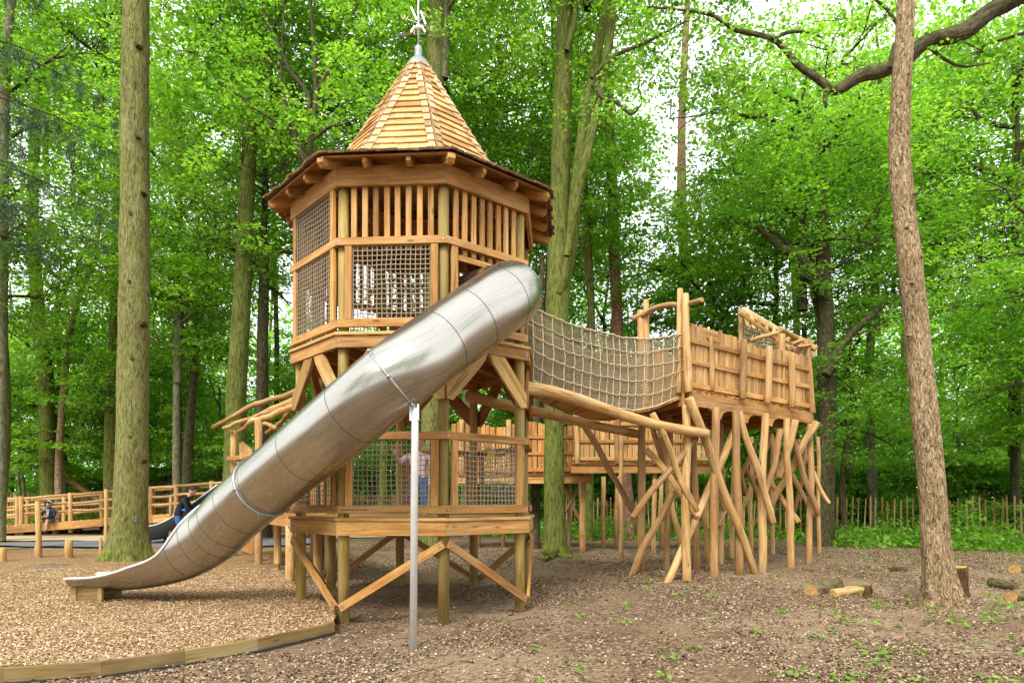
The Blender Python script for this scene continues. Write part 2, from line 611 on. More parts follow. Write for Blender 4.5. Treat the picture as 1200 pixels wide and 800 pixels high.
def _steel():
    t = NT('brushed_stainless_steel')
    g = t.attr('grain').outputs['Vector']
    st = t.noise(t.mapping(g, (1.2, 60, 1)), 1., 3., .6)
    blot = t.noise(t.mapping(g, (2.2, 2.6, 1)), 1., 5., .65)
    dirt = t.noise(t.mapping(g, (1.3, 5, 1), (5, 3, 0)), 1., 6., .7)
    c = t.mix(t.remap(st, .3, .7), (.37, .345, .305), (.49, .465, .42))
    c = t.mix(t.remap(dirt, .45, .72, 0, .35), c, (.30, .25, .185))
    r = t.math('ADD', t.remap(blot, .3, .7, .20, .27), t.remap(st, .3, .7, 0, .06))
    return t.pbr(c, r, .97, t.bump(st, .025, .0008), .5)


def _rope(name, a, b):
    t = NT(name)
    g = t.attr('grain').outputs['Vector']
    n = t.noise(t.mapping(g, (60, 60, 60)), 1., 2.)
    c = t.mix(t.remap(n, .3, .7), a, b)
    return t.pbr(c, .85, 0, t.bump(n, .4, .003), .2)


M['chip_base'] = _chipbase()
M['ground'] = _ground()
M['sand'] = _mat_path('pale_sand_path', (.46, .36, .22), (.60, .49, .33))
M['asphalt'] = _mat_path('grey_safety_surface', (.15, .16, .18), (.22, .23, .25), 90.)
M['steel'] = _steel()
M['seam'] = plain('dark_seam', (.13, .11, .085), .5, .6, .3, 20)
M['galv'] = plain('galvanised_steel', (.78, .79, .80), .40, .5, .2, 9)
M['leg_steel'] = plain('polished_leg_steel', (.80, .80, .79), .35, .35, .15, 9)
M['leg_dark'] = plain('dull_clamp_steel', (.42, .42, .41), .4, .8, .2, 9)
M['lead'] = plain('lead_cap', (.33, .35, .37), .5, .5, .3, 9)
M['iron'] = plain('dark_iron', (.08, .085, .09), .5, .6)
M['rope'] = _rope('grey_net_rope', (.27, .22, .15), (.40, .335, .24))
M['rope_tan'] = _rope('tan_bridge_rope', (.42, .33, .21), (.60, .49, .34))
M['mesh_tan'] = _rope('fine_brown_mesh', (.24, .19, .11), (.36, .29, .18))
M['bolt'] = plain('zinc_bolt', (.45, .47, .5), .35, .9)
M['rubber'] = plain('black_sheet', (.03, .032, .034), .7)
M['gold'] = plain('gilt_letter', (.55, .45, .22), .4, .6)
M['skin'] = plain('skin', (.52, .29, .20), .55, 0, .1)
M['hair'] = plain('dark_hair', (.02, .014, .01), .6)
M['navy'] = plain('navy_jacket', (.025, .036, .065), .8, 0, .3, 25)
M['grey_hood'] = plain('grey_hood', (.45, .46, .48), .85)
M['khaki'] = plain('khaki_shorts', (.33, .28, .19), .85)
M['shoe'] = plain('dark_trainers', (.05, .055, .07), .7)
M['white_shoe'] = plain('white_sole', (.6, .6, .6), .7)
M['blackj'] = plain('black_jacket', (.012, .014, .018), .75, 0, .3, 25)
M['jeans'] = plain('blue_jeans', (.055, .13, .32), .85, 0, .3, 40)
M['shirt'] = plain('pink_white_shirt', (.62, .45, .50), .85, 0, .25, 30)
M['yellow'] = plain('yellow_plastic', (.72, .42, .02), .45, 0, .1)
M['whitep'] = plain('white_plastic', (.7, .7, .68), .5, 0, .05)
M['bluep'] = plain('blue_plastic', (.04, .12, .55), .5, 0, .05)
M['blue_paint'] = plain('blue_dot_paint', (.02, .16, .35), .7, 0, .1)


# ------------------------------------------------------------------ the octagonal play tower
TX, TY, TA = -1.31, 9.55, radians(18.64)
ZL, ZU = 1.20, 3.38                      # tops of the two floors


def corner(k, R, z=0.):
    t = TA + k * pi / 4
    return V((TX + R * sin(t), TY - R * cos(t), z))


def bay_n(k):                            # outward normal and left-to-right direction of a bay
    t = TA + (k + .5) * pi / 4
    return V((sin(t), -cos(t), 0)), V((cos(t), sin(t), 0))


C8 = cos(pi / 8)


def bayp(k, u, z, A):                    # u in -1..1 across the bay at apothem A
    n, d = bay_n(k)
    h = A * math.tan(pi / 8)
    return V((TX, TY, z)) + n * A + d * (u * h)


def ring_board(mb, k, z0, z1, A, t, short=.003, u0=-1, u1=1):
    n, d = bay_n(k)
    a, b = bayp(k, u0, (z0 + z1) / 2, A - t / 2), bayp(k, u1, (z0 + z1) / 2, A - t / 2)
    # mitre: extend to the outer corner
    ext = (t / 2) * math.tan(pi / 8)
    e0 = ext - short if u0 == -1 else 0
    e1 = ext - short if u1 == 1 else 0
    mb.board(a - d * e0, b + d * e1, z1 - z0, t, (0, 0, 1))
    if z1 - z0 < .15 and t > .04:        # bolt heads over the posts
        for u in (-.95, .95):
            p = bayp(k, u, (z0 + z1) / 2, A)
            mb.tube([p - n * .002, p + n * .005], .009, 8, mi=1)


def net(mb, p00, p10, p11, p01, cell=.062, r=.0075, sag=.012, knots=False):
    p00, p10, p11, p01 = map(V, (p00, p10, p11, p01))
    nu = max(2, round(((p10 - p00).length + (p11 - p01).length) / 2 / cell))
    nv = max(2, round(((p01 - p00).length + (p11 - p10).length) / 2 / cell))
    nrm = (p10 - p00).cross(p01 - p00).normalized()
    o = rng.random() * 40

    def at(u, v):
        p = (p00 * (1 - u) + p10 * u) * (1 - v) + (p01 * (1 - u) + p11 * u) * v
        e = min(u, 1 - u, v, 1 - v) * 6
        e = min(1, e)
        w = mnoise.noise_vector(V((u * 3 + o, v * 3, o)))
        f = mnoise.noise_vector(V((u * 17 + o, v * 17, o)))
        return p + (w * sag + f * sag * .35) * e + nrm * (mnoise.noise(V((u * 2, v * 2, o))) * sag * 1.5 * e)
    for i in range(nu + 1):
        mb.tube([at(i / nu, j / nv) for j in range(nv + 1)], r, 5, caps=False)
    for j in range(nv + 1):
        mb.tube([at(i / nu, j / nv) + nrm * r * .6 for i in range(nu + 1)], r, 5, caps=False)


tower = thing('play_tower', 'tall octagonal wooden play tower with a pointed shingle turret roof and rope net panels', 'play tower', (TX, TY, gz(TX, TY)))

# eight round posts
for k in range(8):
    b = corner(k, 1.57)
    mb = MB()
    mb.tube([(b.x, b.y, gz(b.x, b.y) - .25), (b.x + rng.uniform(-.006, .006), b.y, 1.6), (b.x, b.y, 3.5), (b.x, b.y, 5.34)], [.068, .067, .065, .063], 18, wob=.03)
    part(mb, 'post', M['post'], tower)

for lvl, (zt, zf0) in enumerate(((ZL, ZL - .205), (ZU, ZU - .175))):
    # deck boards across the octagon
    mb = MB()
    w = .12
    n8 = 30
    for i in range(n8):
        y = -1.74 + (i + .5) * w
        if abs(y) > 1.68: continue
        xs = []
        # clip the strip with the octagon of circumradius 1.72 (rotated)
        for yy in (y - w / 2 + .004, y + w / 2 - .004):
            lo, hi = -9, 9
            for k in range(8):
                t = (k + .5) * pi / 4
                nx, ny, A = sin(t), -cos(t), 1.595
                if abs(nx) < 1e-6: continue
                x = (A - ny * yy) / nx
                if nx > 0: hi = min(hi, x)
                else: lo = max(lo, x)
            xs.append((lo, hi))
        lo = max(xs[0][0], xs[1][0]); hi = min(xs[0][1], xs[1][1])
        if hi - lo < .1: continue
        ca, sa = cos(TA), sin(TA)
        q = lambda x: V((TX + x * ca - y * sa, TY + x * sa + y * ca, zt - .017))
        mb.board(q(lo), q(hi), w - .008, .034, V((-sa, ca, 0)), .003)
    part(mb, 'floor_deck', M['timber'], tower)
    # joists under the floor
    mb = MB()
    for i in range(-3, 4):
        y = i * .42
        L = sqrt(max(.1, 1.45 ** 2 - y * y)) * .98
        ca, sa = cos(TA + .9), sin(TA + .9)
        q = lambda x: V((TX + x * ca - y * sa, TY + x * sa + y * ca, zt - .10))
        mb.board(q(-L), q(L), .12, .045, (0, 0, 1))
    part(mb, 'floor_joists', M['shade_timber'], tower)
    for k in range(-4, 4):
        mb = MB()
        ring_board(mb, k, zf0, zt - .037, 1.578, .045)
        n, d = bay_n(k)
        for u in (-.93, .93):
            for z in (zf0 + .04, zt - .08):
                p = bayp(k, u, z, 1.578)
                mb.tube([p - n * .002, p + n * .004], .008, 8, mi=1)
        part(mb, 'fascia_board', [M['timber'], M['bolt']], tower)
        mb = MB()                        # thin nosing of the deck edge
        ring_board(mb, k, zt - .033, zt + .004, 1.602, .03)
        part(mb, 'deck_edging', M['bracket'], tower)

# lower level: rails, uprights and nets
LOW_NET = (-2, -1, 0, 2)
for k in range(-4, 4):
    if k in (-4,): continue             # open towards the walkway
    mb = MB()
    if k != 1:
        ring_board(mb, k, 1.255, 1.345, 1.568, .045)
        part(mb, 'bottom_rail', [M['timber'], M['bolt']], tower)
        mb = MB()
    ring_board(mb, k, 2.125, 2.215, 1.572, .05)
    part(mb, 'hand_rail', [M['timber'], M['bolt']], tower)
    if k in LOW_NET or k == -3 or k == 3:
        mb = MB()
        for u in (-.80, .80):
            mb = MB()
            a = bayp(k, u, 1.347, 1.54); b = bayp(k, u, 2.123, 1.54)
            n, d = bay_n(k)
            mb.board(a, b, .085, .045, d)
            part(mb, 'net_frame', M['timber'], tower)
    if k in LOW_NET:
        mb = MB()
        net(mb, bayp(k, -.72, 1.35, 1.54), bayp(k, .72, 1.35, 1.54), bayp(k, .72, 2.12, 1.54), bayp(k, -.72, 2.12, 1.54), .058, .0052)
        part(mb, 'rope_net', M['rope'], tower)

# lower zigzag braces: high on even corners, low on odd ones
for k in range(-4, 4):
    hi_left = (k % 2 == 0)
    n, d = bay_n(k)
    A = 1.562 if k % 2 else 1.566
    g0 = .14
    zl, zr = ((ZL - .30, g0) if hi_left else (g0, ZL - .30))
    mb = MB()
    a, b = bayp(k, -.95, zl, A), bayp(k, .95, zr, A)
    mb.board(a, b, .095, .042, (0, 0, 1))
    for p in (a, b):
        q = p + (b - a).normalized() * (.05 if p is a else -.05)
        mb.tube([q + n * .02, q + n * .031], .014, 10, mi=1)
    part(mb, 'diagonal_brace', [M['timber'], M['bolt']], tower)

# curved knee brackets under the upper floor
for k in range(-4, 4):
    for sg in (-1, 1):
        n, d = bay_n(k)
        A = 1.562
        zt, zb = ZU - .175, 2.60
        o = []
        N = 10
        # outer edge: straight from post foot up along the post to the beam, inner edge an arc
        def pt(u, z): return bayp(k, sg * u, z, A - .018)
        o.append(pt(.985, zb))
        o.append(pt(.985, zb + .17))
        o.append(pt(.40, zt - .003))
        o.append(pt(.02, zt - .003))
        for i in range(N + 1):
            t = i / N
            u = .06 + (.84 - .06) * (1 - cos(t * pi / 2)) * .55 + (.84 - .06) * t * .45
            z = zt - .06 - (zt - .06 - (zb - .01)) * (sin(t * pi / 2) * .35 + t * t * .65)
            if i == 0: z = zt - .04
            o.append(pt(u, z))
        if sg < 0: o = o[::-1]
        mb = MB()
        mb.slab(o, n, .036, gdir=(pt(.9, zb) - pt(.1, zt)))
        part(mb, 'knee_bracket', M['bracket'] if k in (-2, -1, 0) else M['shade_timber'], tower)  # brackets off the front bays have shade painted into their colour

# upper level
for k in range(-4, 4):
    n, d = bay_n(k)
    mb = MB(); ring_board(mb, k, 3.445, 3.54, 1.568, .045); 
    if k != 1: part(mb, 'bottom_rail', [M['timber'], M['bolt']], tower)
    mb = MB(); ring_board(mb, k, 4.405, 4.495, 1.574, .05)
    if k != 1: part(mb, 'hand_rail', [M['timber'], M['bolt']], tower)
    mb = MB(); ring_board(mb, k, 5.10, 5.325, 1.574, .05); part(mb, 'eave_beam', M['timber'], tower)
    fr = MB()
    us = (-.80, .80)
    if k in (-1, -3, -4, 3, 2):
        for u in us:
            fr = MB()
            fr.board(bayp(k, u, 3.542, 1.545), bayp(k, u, 4.403, 1.545), .085, .042, d)
            part(fr, 'net_frame', M['timber'], tower)
        mb = MB()
        net(mb, bayp(k, -.72, 3.545, 1.54), bayp(k, .72, 3.545, 1.54), bayp(k, .72, 4.40, 1.54), bayp(k, -.72, 4.40, 1.54), .058, .0064)
        part(mb, 'rope_net', M['rope'], tower)
    if k == -2:                          # left bay: nets above and below the rail
        for (z0, z1) in ((3.542, 4.403), (4.497, 5.098)):
            for u in (-.86, .80):
                fr = MB()
                fr.board(bayp(k, u, z0, 1.545), bayp(k, u, z1, 1.545), .085, .042, d)
                part(fr, 'net_frame', M['timber'], tower)
        for (z0, z1) in ((3.545, 4.40), (4.50, 5.095)):
            mb = MB()
            net(mb, bayp(k, -.78, z0, 1.54), bayp(k, .72, z0, 1.54), bayp(k, .72, z1, 1.54), bayp(k, -.78, z1, 1.54), .058, .0062)
            part(mb, 'rope_net', M['rope'], tower)
    if k == 0:                           # the slide bay: a framed opening
        for a_, b_, w_, s_ in ((bayp(k, -.80, 3.542, 1.545), bayp(k, -.80, 4.403, 1.545), .085, d), (bayp(k, .86, 3.542, 1.545), bayp(k, .86, 4.403, 1.545), .07, d), (bayp(k, -.72, 4.29, 1.52), bayp(k, .80, 4.29, 1.52), .07, (0, 0, 1))):
            fr = MB(); fr.board(a_, b_, w_, .042, s_)
            part(fr, 'slide_frame', M['timber'], tower)
    if k in (-1, 0, 2, 3, -4, -3):       # vertical slats between rail and eave
        for i in range(8):
            u = -.74 + 1.48 * i / 7 + rng.uniform(-.012, .012)
            zb = 4.36 if k != 0 else 4.34
            mb = MB()
            mb.board(bayp(k, u, zb, 1.502), bayp(k, u, 5.30, 1.502), .066, .032, d, .003)
            part(mb, 'slat', M['slat'], tower)

# inner partition seen through the front net
mb = MB()
mb.board((-1.75, 10.0, 4.05), (-1.05, 10.0, 4.05), .09, .04, (0, 0, 1))
for x in (-1.72, -1.42, -1.10):
    mb.board((x, 10.04, ZU + .002), (x, 10.04, 4.08), .09, .035, (1, 0, 0))
part(mb, 'inner_railing', M['shade_timber'], tower)

# ---- roof
roof_mb = MB()
RE, ZE, RC, ZC0, RT, ZT = 2.0, 5.335, 1.0, 5.70, .085, 7.52


def oct(R, z, k): return corner(k, R, z)


for k in range(8):                       # skirt decking under the shakes
    n, d = bay_n(k)
    o = [oct(RE - .05, ZE - .004, k), oct(RE - .05, ZE - .004, k + 1), oct(RC - .08, ZC0 - .004, k + 1), oct(RC - .08, ZC0 - .004, k)]
    nr = (o[1] - o[0]).cross(o[3] - o[0]).normalized()
    roof_mb.slab(o, nr, .022, gdir=d, mi=1)
    rows = 4                             # ragged shakes in four courses
    for r in range(rows):
        t0, t1 = r / rows - .02, (r + 1) / rows + .12
        Ra, Rb = RE + (RC - RE) * t0, RE + (RC - RE) * t1
        za, zb = ZE + (ZC0 - ZE) * t0 + .026, ZE + (ZC0 - ZE) * t1 + .018
        x = -1.
        while x < 1.:
            w = rng.uniform(.07, .13) / (Ra * sin(pi / 8))
            x1 = min(1., x + w)
            def q(u, R, z):
                a, b = oct(R, z, k), oct(R, z, k + 1)
                return a * (.5 - u / 2) + b * (.5 + u / 2)
            ext = rng.uniform(-.02, .035)
            o2 = [q(x + .004, Ra + ext, za - ext * .3), q(x1 - .004, Ra + ext, za - ext * .3), q(x1 - .004, Rb, zb), q(x + .004, Rb, zb)]
            roof_mb.slab([p + nr * rng.uniform(0, .008) for p in o2], nr, rng.uniform(.016, .028), gdir=o2[3] - o2[0])
            x = x1
roof = part(roof_mb, 'eave_roof', [M['shake'], M['shade_timber']], tower)
for k in range(8):                       # rafters: one on each hip, two per bay
    def rafter(p_out, p_in, side, w, nm):
        mb = MB()
        p_out, p_in = V(p_out), V(p_in)
        dn = V((0, 0, -1))
        dirv = (p_out - p_in).normalized()
        h = .115
        o = [p_in, p_out, p_out + dn * h * .45, p_out - dirv * .05 + dn * h * .95, p_out - dirv * .11 + dn * h, p_in + dn * h]
        mb.slab(o, side, w, gdir=dirv)
        part(mb, nm, M['timber'], roof)
    c0 = corner(k, RE - .02, ZE - .022); c1 = corner(k, RC, ZC0 - .022)
    t = TA + k * pi / 4
    rafter(c0, c1, V((cos(t), sin(t), 0)), .085, 'hip_rafter')
    n, d = bay_n(k)
    for u in (-.34, .34):
        a = bayp(k, u, ZE - .022, (RE - .06) * C8)
        hh = (RE - .06) * C8 * math.tan(pi / 8) * u
        b = V((TX, TY, 0)) + n * (RC * C8) + d * hh; b.z = ZC0 - .022
        rafter(a, b, d, .05, 'rafter')
cone_mb, hip_mb = MB(), MB()
ROWS = 17


def coneR(z): return RT + (1.25 - RT) * (ZT - z) / (ZT - 5.62)


for k in range(8):
    n, d = bay_n(k)
    for r in range(ROWS):
        z0 = 5.62 + (ZT - 5.62) * r / ROWS
        z1 = 5.62 + (ZT - 5.62) * (r + 1.25) / ROWS
        R0, R1 = coneR(z0), max(.03, coneR(z1))
        a0, a1 = oct(R0, z0, k), oct(R0, z0, k + 1)
        b0, b1 = oct(R1, z1, k), oct(R1, z1, k + 1)
        nr = (a1 - a0).cross(b0 - a0).normalized()
        # split each course into a few shingles
        ns = max(1, int((a1 - a0).length / .16))
        cuts = [0] + sorted(rng.uniform(.1, .9) for _ in range(ns - 1)) + [1]
        for c in range(len(cuts) - 1):
            u0, u1 = cuts[c], cuts[c + 1]
            if u1 - u0 < .02: continue
            e = .0012
            o = [a0.lerp(a1, u0) + nr * .030 + d * e, a0.lerp(a1, u1) + nr * .030 - d * e, b0.lerp(b1, u1) + nr * .003 - d * e, b0.lerp(b1, u0) + nr * .003 + d * e]
            cone_mb.slab(o, nr, .021, gdir=d)
    t = TA + k * pi / 4
    out = V((sin(t), -cos(t), 0)); sd = V((cos(t), sin(t), 0))
    HR = 15
    for r in range(HR):
        z0 = 5.62 + (ZT - 5.62) * r / HR
        z1 = 5.62 + (ZT - 5.62) * (r + 1.3) / HR
        p0, p1 = oct(coneR(z0), z0, k), oct(max(.05, coneR(z1)), z1, k)
        for sg, kk in ((-1, k - 1), (1, k)):
            nn, dd = bay_n(kk)
            wdt = .088 if r < 12 else .055
            a = p0 + nn * .047 + out * .006; b = p1 + nn * .024 + out * .002
            o = [a, a + dd * sg * wdt, b + dd * sg * wdt * .92, b]
            if sg < 0: o = o[::-1]
            nr = (o[1] - o[0]).cross(o[3] - o[0]).normalized()
            hip_mb.slab(o, nr, .016, gdir=b - a)
spire = part(cone_mb, 'turret_roof', M['shingle'], tower)
part(hip_mb, 'hip_shingles', M['hip'], spire)
mb = MB()                                # lead cap and finial
prof = [(.185, 7.40), (.170, 7.47), (.115, 7.55), (.066, 7.59), (.054, 7.61), (.052, 7.74), (.045, 7.75), (.014, 7.765)]
mb.tube([(TX, TY, z) for r, z in prof], [r for r, z in prof], 24)
part(mb, 'lead_cap', M['lead'], spire)
mb = MB()                                # weather vane
vx, vy = TX, TY
mb.tube([(vx, vy, 7.75), (vx, vy, 8.62)], .011, 8)
mb.sphere((vx, vy, 8.02), .043, 14, 9)
mb.sphere((vx, vy, 8.14), .022, 10, 6)
wd = V((cos(.55), sin(.55), 0)); wp = V((-sin(.55), cos(.55), 0))
for q in (wd, wp):
    mb.tube([V((vx, vy, 8.075)) - q * .17, V((vx, vy, 8.075)) + q * .17], .006, 6)
for (a, b) in (((-.10, 8.30), (-.02, 8.11)), ((.035, 8.24), (.105, 8.05)), ((.05, 8.03), (.10, 7.94)), ((-.05, 8.03), (-.10, 7.94))):
    mb.board(V((vx + a[0], vy - .02, a[1])), V((vx + b[0], vy - .02, b[1])), .022, .006, (1, 0, 0), .001)
arrow = V((cos(-.4), sin(-.4), 0))
mb.tube([V((vx, vy, 8.50)) - arrow * .3, V((vx, vy, 8.50)) + arrow * .3], .008, 6)
mb.slab([V((vx, vy, 8.50)) + arrow * .3 + V((0, 0, .06)), V((vx, vy, 8.5)) + arrow * .42, V((vx, vy, 8.5)) + arrow * .3 - V((0, 0, .06))], V((0, 0, 1)).cross(arrow), .006)
vane = part(mb, 'weather_vane', M['galv'], tower)
for ch, q in (('N', wp), ('E', wd), ('S', -wp), ('W', -wd)):
    cu = bpy.data.curves.new('letter', 'FONT')
    cu.body = ch; cu.size = .105; cu.extrude = .003; cu.align_x = 'CENTER'; cu.align_y = 'CENTER'
    tmp = bpy.data.objects.new('tmp', cu); COL.objects.link(tmp)
    dg = bpy.context.evaluated_depsgraph_get()
    me = bpy.data.meshes.new_from_object(tmp.evaluated_get(dg))
    bpy.data.objects.remove(tmp); bpy.data.curves.remove(cu)
    me.name = 'letter'
    me.materials.clear(); me.materials.append(M['gold'])
    o = link('letter', me, vane, V((vx, vy, 8.075)) + q * .205 - V(tower.location))
    o.rotation_euler = (pi / 2, 0, .25)

# ------------------------------------------------------------------ the steel tube slide
SLD = [(-.70, 8.86, 3.86, .38, 0), (-.38, 8.50, 3.875, .38, 0), (-.08, 8.23, 3.875, .38, 0), (-.03, 8.00, 3.81, .38, 0), (-.25, 7.72, 3.58, .38, 0)]
for px, py, Y, op in ((521, 399, 7.40, 0), (460, 445, 7.08, 0), (388, 505, 7.42, 0), (313, 567, 8.2, 0), (274, 602, 8.58, 0)):
    p = P(px, py, Y); SLD.append((p.x, p.y, p.z, .375, op))
SLD += [(-3.86, 8.80, .97, .375, 38), (-4.34, 8.98, .745, .38, 88), (-4.90, 9.10, .63, .39, 104), (-5.36, 9.15, .605, .40, 117), (-5.78, 9.16, .605, .40, 121)]
SP = spline(SLD, 14)
slide = thing('tube_slide', 'long curved stainless steel tube slide on one leg with an open trough end', 'slide', G(484, 757))
pts = [V(p[:3]) for p in SP]
tgs = [(pts[min(i + 1, len(pts) - 1)] - pts[max(i - 1, 0)]).normalized() for i in range(len(pts))]
arc = [0.]
for i in range(1, len(pts)): arc.append(arc[-1] + (pts[i] - pts[i - 1]).length)


def sframe(i):
    t = tgs[i]
    up = (V((0, 0, 1)) - t * t.z).normalized()
    return t, up, t.cross(up)


NS = 56
SEAMS = [arc[int(f)] for f in (30, 50, 62, 71, 84, 93, 103, 112, 122, 131, 138, 145, 152)]


def shell(mb, r_off, inner):
    vs, gr, fs, mi = [], [], [], []
    for i, p in enumerate(pts):
        t, up, sd = sframe(i)
        r = SP[i][3] + r_off
        op = max(0., radians(SP[i][4]))
        for k in range(NS + 1):
            th = op + (2 * pi - 2 * op) * k / NS
            vs.append(p + (up * cos(th) + sd * sin(th)) * r)
            gr.append((arc[i], th * .4, 0))
    W = NS + 1
    for i in range(len(pts) - 1):
        for k in range(NS):
            f = (i * W + k, i * W + k + 1, (i + 1) * W + k + 1, (i + 1) * W + k)
            fs.append(f[::-1] if not inner else f)
    mb.add(vs, fs, gr, .5, True)


# dense along the axis so that the dark seams are thin
mb = MB()
shell(mb, 0, False)
shell(mb, -.008, True)
tube_o = part(mb, 'tube', M['steel'], slide)


def band(name, s0, half, r_off, mat, parent, thick=.004):
    i = min(range(len(arc)), key=lambda j: abs(arc[j] - s0))
    t, up, sd = sframe(i)
    # interpolate the exact centre
    p = pts[i] + t * (s0 - arc[i])
    op = max(0., radians(SP[i][4]))
    r = SP[i][3] + r_off
    mb = MB()
    vs, fs = [], []
    for k in range(NS + 1):
        th = op + (2 * pi - 2 * op) * k / NS
        e = up * cos(th) + sd * sin(th)
        for (a, b) in ((-half, -.003), (-half, thick), (half, thick), (half, -.003)):
            vs.append(p + t * a + e * (r + b))
    for k in range(NS):
        for q in range(4):
            a = k * 4 + q; b = k * 4 + (q + 1) % 4
            fs.append((a, b, b + 4, a + 4))
    mb.add(vs, fs, None, .5, True)
    return part(mb, name, mat, parent)


for f in SEAMS:
    band('seam', f, .0045, 0, M['seam'], tube_o, .0012)


def clamp(px, py):
    best = min(range(len(pts)), key=lambda j: (600 + F * pts[j].x / pts[j].y - px) ** 2 + (YH - F * (pts[j].z - EYE) / pts[j].y - py) ** 2)
    b = band('clamp_ring', arc[best], .012, 0, M['leg_dark'], slide, .022)
    t, up, sd = sframe(best)
    mb = MB()
    for th in (.5, 1.5, 2.5, 3.6, 4.6, 5.6):
        c = pts[best] + (up * cos(th) + sd * sin(th)) * (SP[best][3] + .03)
        mb = MB(); mb.tube([c - t * .022, c + t * .022], .011, 8)
        part(mb, 'clamp_bolt', M['bolt'], b)
    return best


ic = clamp(461, 444)
clamp(308, 566)
base = slide.location
t, up, sd = sframe(ic)
# the ring's lowest near side carries the leg
cands = [pts[ic] + (up * cos(th) + sd * sin(th)) * .42 for th in np.linspace(pi * .5, pi * 1.5, 60)]
att = min(cands, key=lambda q: abs(600 + F * q.x / q.y - 487) + .02 * q.z)
mb = MB()
mb.tube([(base.x, base.y, base.z - .2), (att.x - .003, att.y - .02, att.z - .08), (att.x, att.y - .02, att.z + .01)], .038, 24)
part(mb, 'support_leg', M['leg_steel'], slide)
mb = MB()
mb.board((att.x - .03, att.y - .03, att.z - .12), (att.x - .03, att.y - .03, att.z + .05), .06, .012, (1, 0, 0))
mb.board((att.x + .03, att.y - .03, att.z - .12), (att.x + .03, att.y - .03, att.z + .05), .02, .05, (1, 0, 0))
part(mb, 'leg_bracket', M['galv'], slide)
# rolled rim along both free edges, across the mouth and round the end of the trough
i0 = next(i for i in range(len(pts)) if SP[i][4] > 2 and i > 60)
rim = []
for sgn in (1, -1):
    line = []
    for i in range(i0, len(pts)):
        t, up, sd = sframe(i)
        th = radians(max(0, SP[i][4])) * sgn
        line.append(pts[i] + (up * cos(th) + sd * sin(th)) * (SP[i][3] + .003))
    rim.append(line)
path = rim[0][::-1] + rim[1]
mb = MB()
mb.tube(path, .017, 8)
part(mb, 'rolled_rim', M['galv'], slide)
t, up, sd = sframe(len(pts) - 1)         # stand under the foot
c = pts[-8]
mb = MB()
zb = zc(c.y)
for dy in (-.20, .20):
    mb = MB()
    p = c + sd * dy
    mb.box((p.x + .18, p.y, (zb - .1 + .30) / 2), ((1, 0, 0), (0, 1, 0), (0, 0, 1)), (.028, .028, (.30 - zb + .1) / 2))
    mb.box((p.x - .16, p.y, (zb - .1 + .30) / 2), ((1, 0, 0), (0, 1, 0), (0, 0, 1)), (.035, .028, (.30 - zb + .1) / 2))
    mb.box((p.x + .01, p.y, (zb - .1 + .28) / 2), ((1, 0, 0), (0, 1, 0), (0, 0, 1)), (.15, .012, (.28 - zb + .1) / 2))
    part(mb, 'foot_stand', M['edging'], slide)


# ------------------------------------------------------------------ ground
def grid_mesh(xs, ys, fz):
    nx, ny = len(xs), len(ys)
    vs = [(x, y, fz(x, y)) for y in ys for x in xs]
    fs = [(j * nx + i, j * nx + i + 1, (j + 1) * nx + i + 1, (j + 1) * nx + i) for j in range(ny - 1) for i in range(nx - 1)]
    return vs, fs


EDGE_FRONT = [(-9.0, 5.05), (-6.5, 5.35), (-4.25, 5.72), (-3.56, 5.93), (-3.02, 6.30), (-2.53, 6.78), (-1.98, 7.58)]
EDGE_BACK = [(-2.15, 8.35), (-2.85, 9.6), (-3.4, 10.6), (-4.3, 12.6), (-5.3, 15.5), (-5.6, 18.2)]
BED = EDGE_FRONT + EDGE_BACK + [(-7.5, 18.9), (-10.5, 18.3), (-14, 18.4), (-20, 18.6), (-20, 6)]


def inside(x, y, poly):
    c = False
    j = len(poly) - 1
    for i in range(len(poly)):
        xi, yi = poly[i]; xj, yj = poly[j]
        if (yi > y) != (yj > y) and x < (xj - xi) * (y - yi) / (yj - yi) + xi: c = not c
        j = i
    return c


xs = sorted(set([-300, -150, -80, -50, -35] + list(np.arange(-26, 26.1, .5)) + list(np.arange(-8, 10, .12).round(3)) + [35, 50, 80, 150, 300]))
ys = sorted(set([-200, -80, -30, -10, 0] + list(np.arange(2, 5, .5)) + list(np.arange(5, 14, .12).round(3)) + list(np.arange(14, 40, .5)) + [45, 50, 60, 80, 120, 200, 400]))
mb = MB()
vs, fs = grid_mesh(xs, ys, lambda x, y: gz(x, y) + bump(x, y))
mb.add(vs, fs, vs, .5, True)
tag(mb.build('ground', M['ground']), kind='structure')


def poly_sheet(poly, zf, step, name, mat):
    import bmesh
    bm = bmesh.new()
    f = bm.faces.new([bm.verts.new((x, y, 0)) for x, y in poly])
    if f.normal.z < 0: f.normal_flip()
    lo = np.min(poly, 0); hi = np.max(poly, 0)
    for ax, (a, b) in enumerate(((lo[0], hi[0]), (lo[1], hi[1]))):
        for c in np.arange(a + step, b, step):
            no = (1, 0, 0) if ax == 0 else (0, 1, 0)
            co_ = (c, 0, 0) if ax == 0 else (0, c, 0)
            bmesh.ops.bisect_plane(bm, geom=bm.verts[:] + bm.edges[:] + bm.faces[:], plane_co=co_, plane_no=no)
    for v in bm.verts: v.co.z = zf(v.co.x, v.co.y)
    bm.normal_update()
    for f in bm.faces:
        f.smooth = True
        if f.normal.z < 0: f.normal_flip()
    me = bpy.data.meshes.new(name); bm.to_mesh(me); bm.free()
    me.materials.append(mat)
    return link(name, me)


def bedz(x, y):
    return zc(y) + mnoise.noise(V((x * .8, y * .8, 7))) * .025 + mnoise.noise(V((x * 2.5, y * 2.5, 2))) * .012


tag(poly_sheet(BED, bedz, .22, 'wood_chip_bed', M['chip_base']), kind='structure')

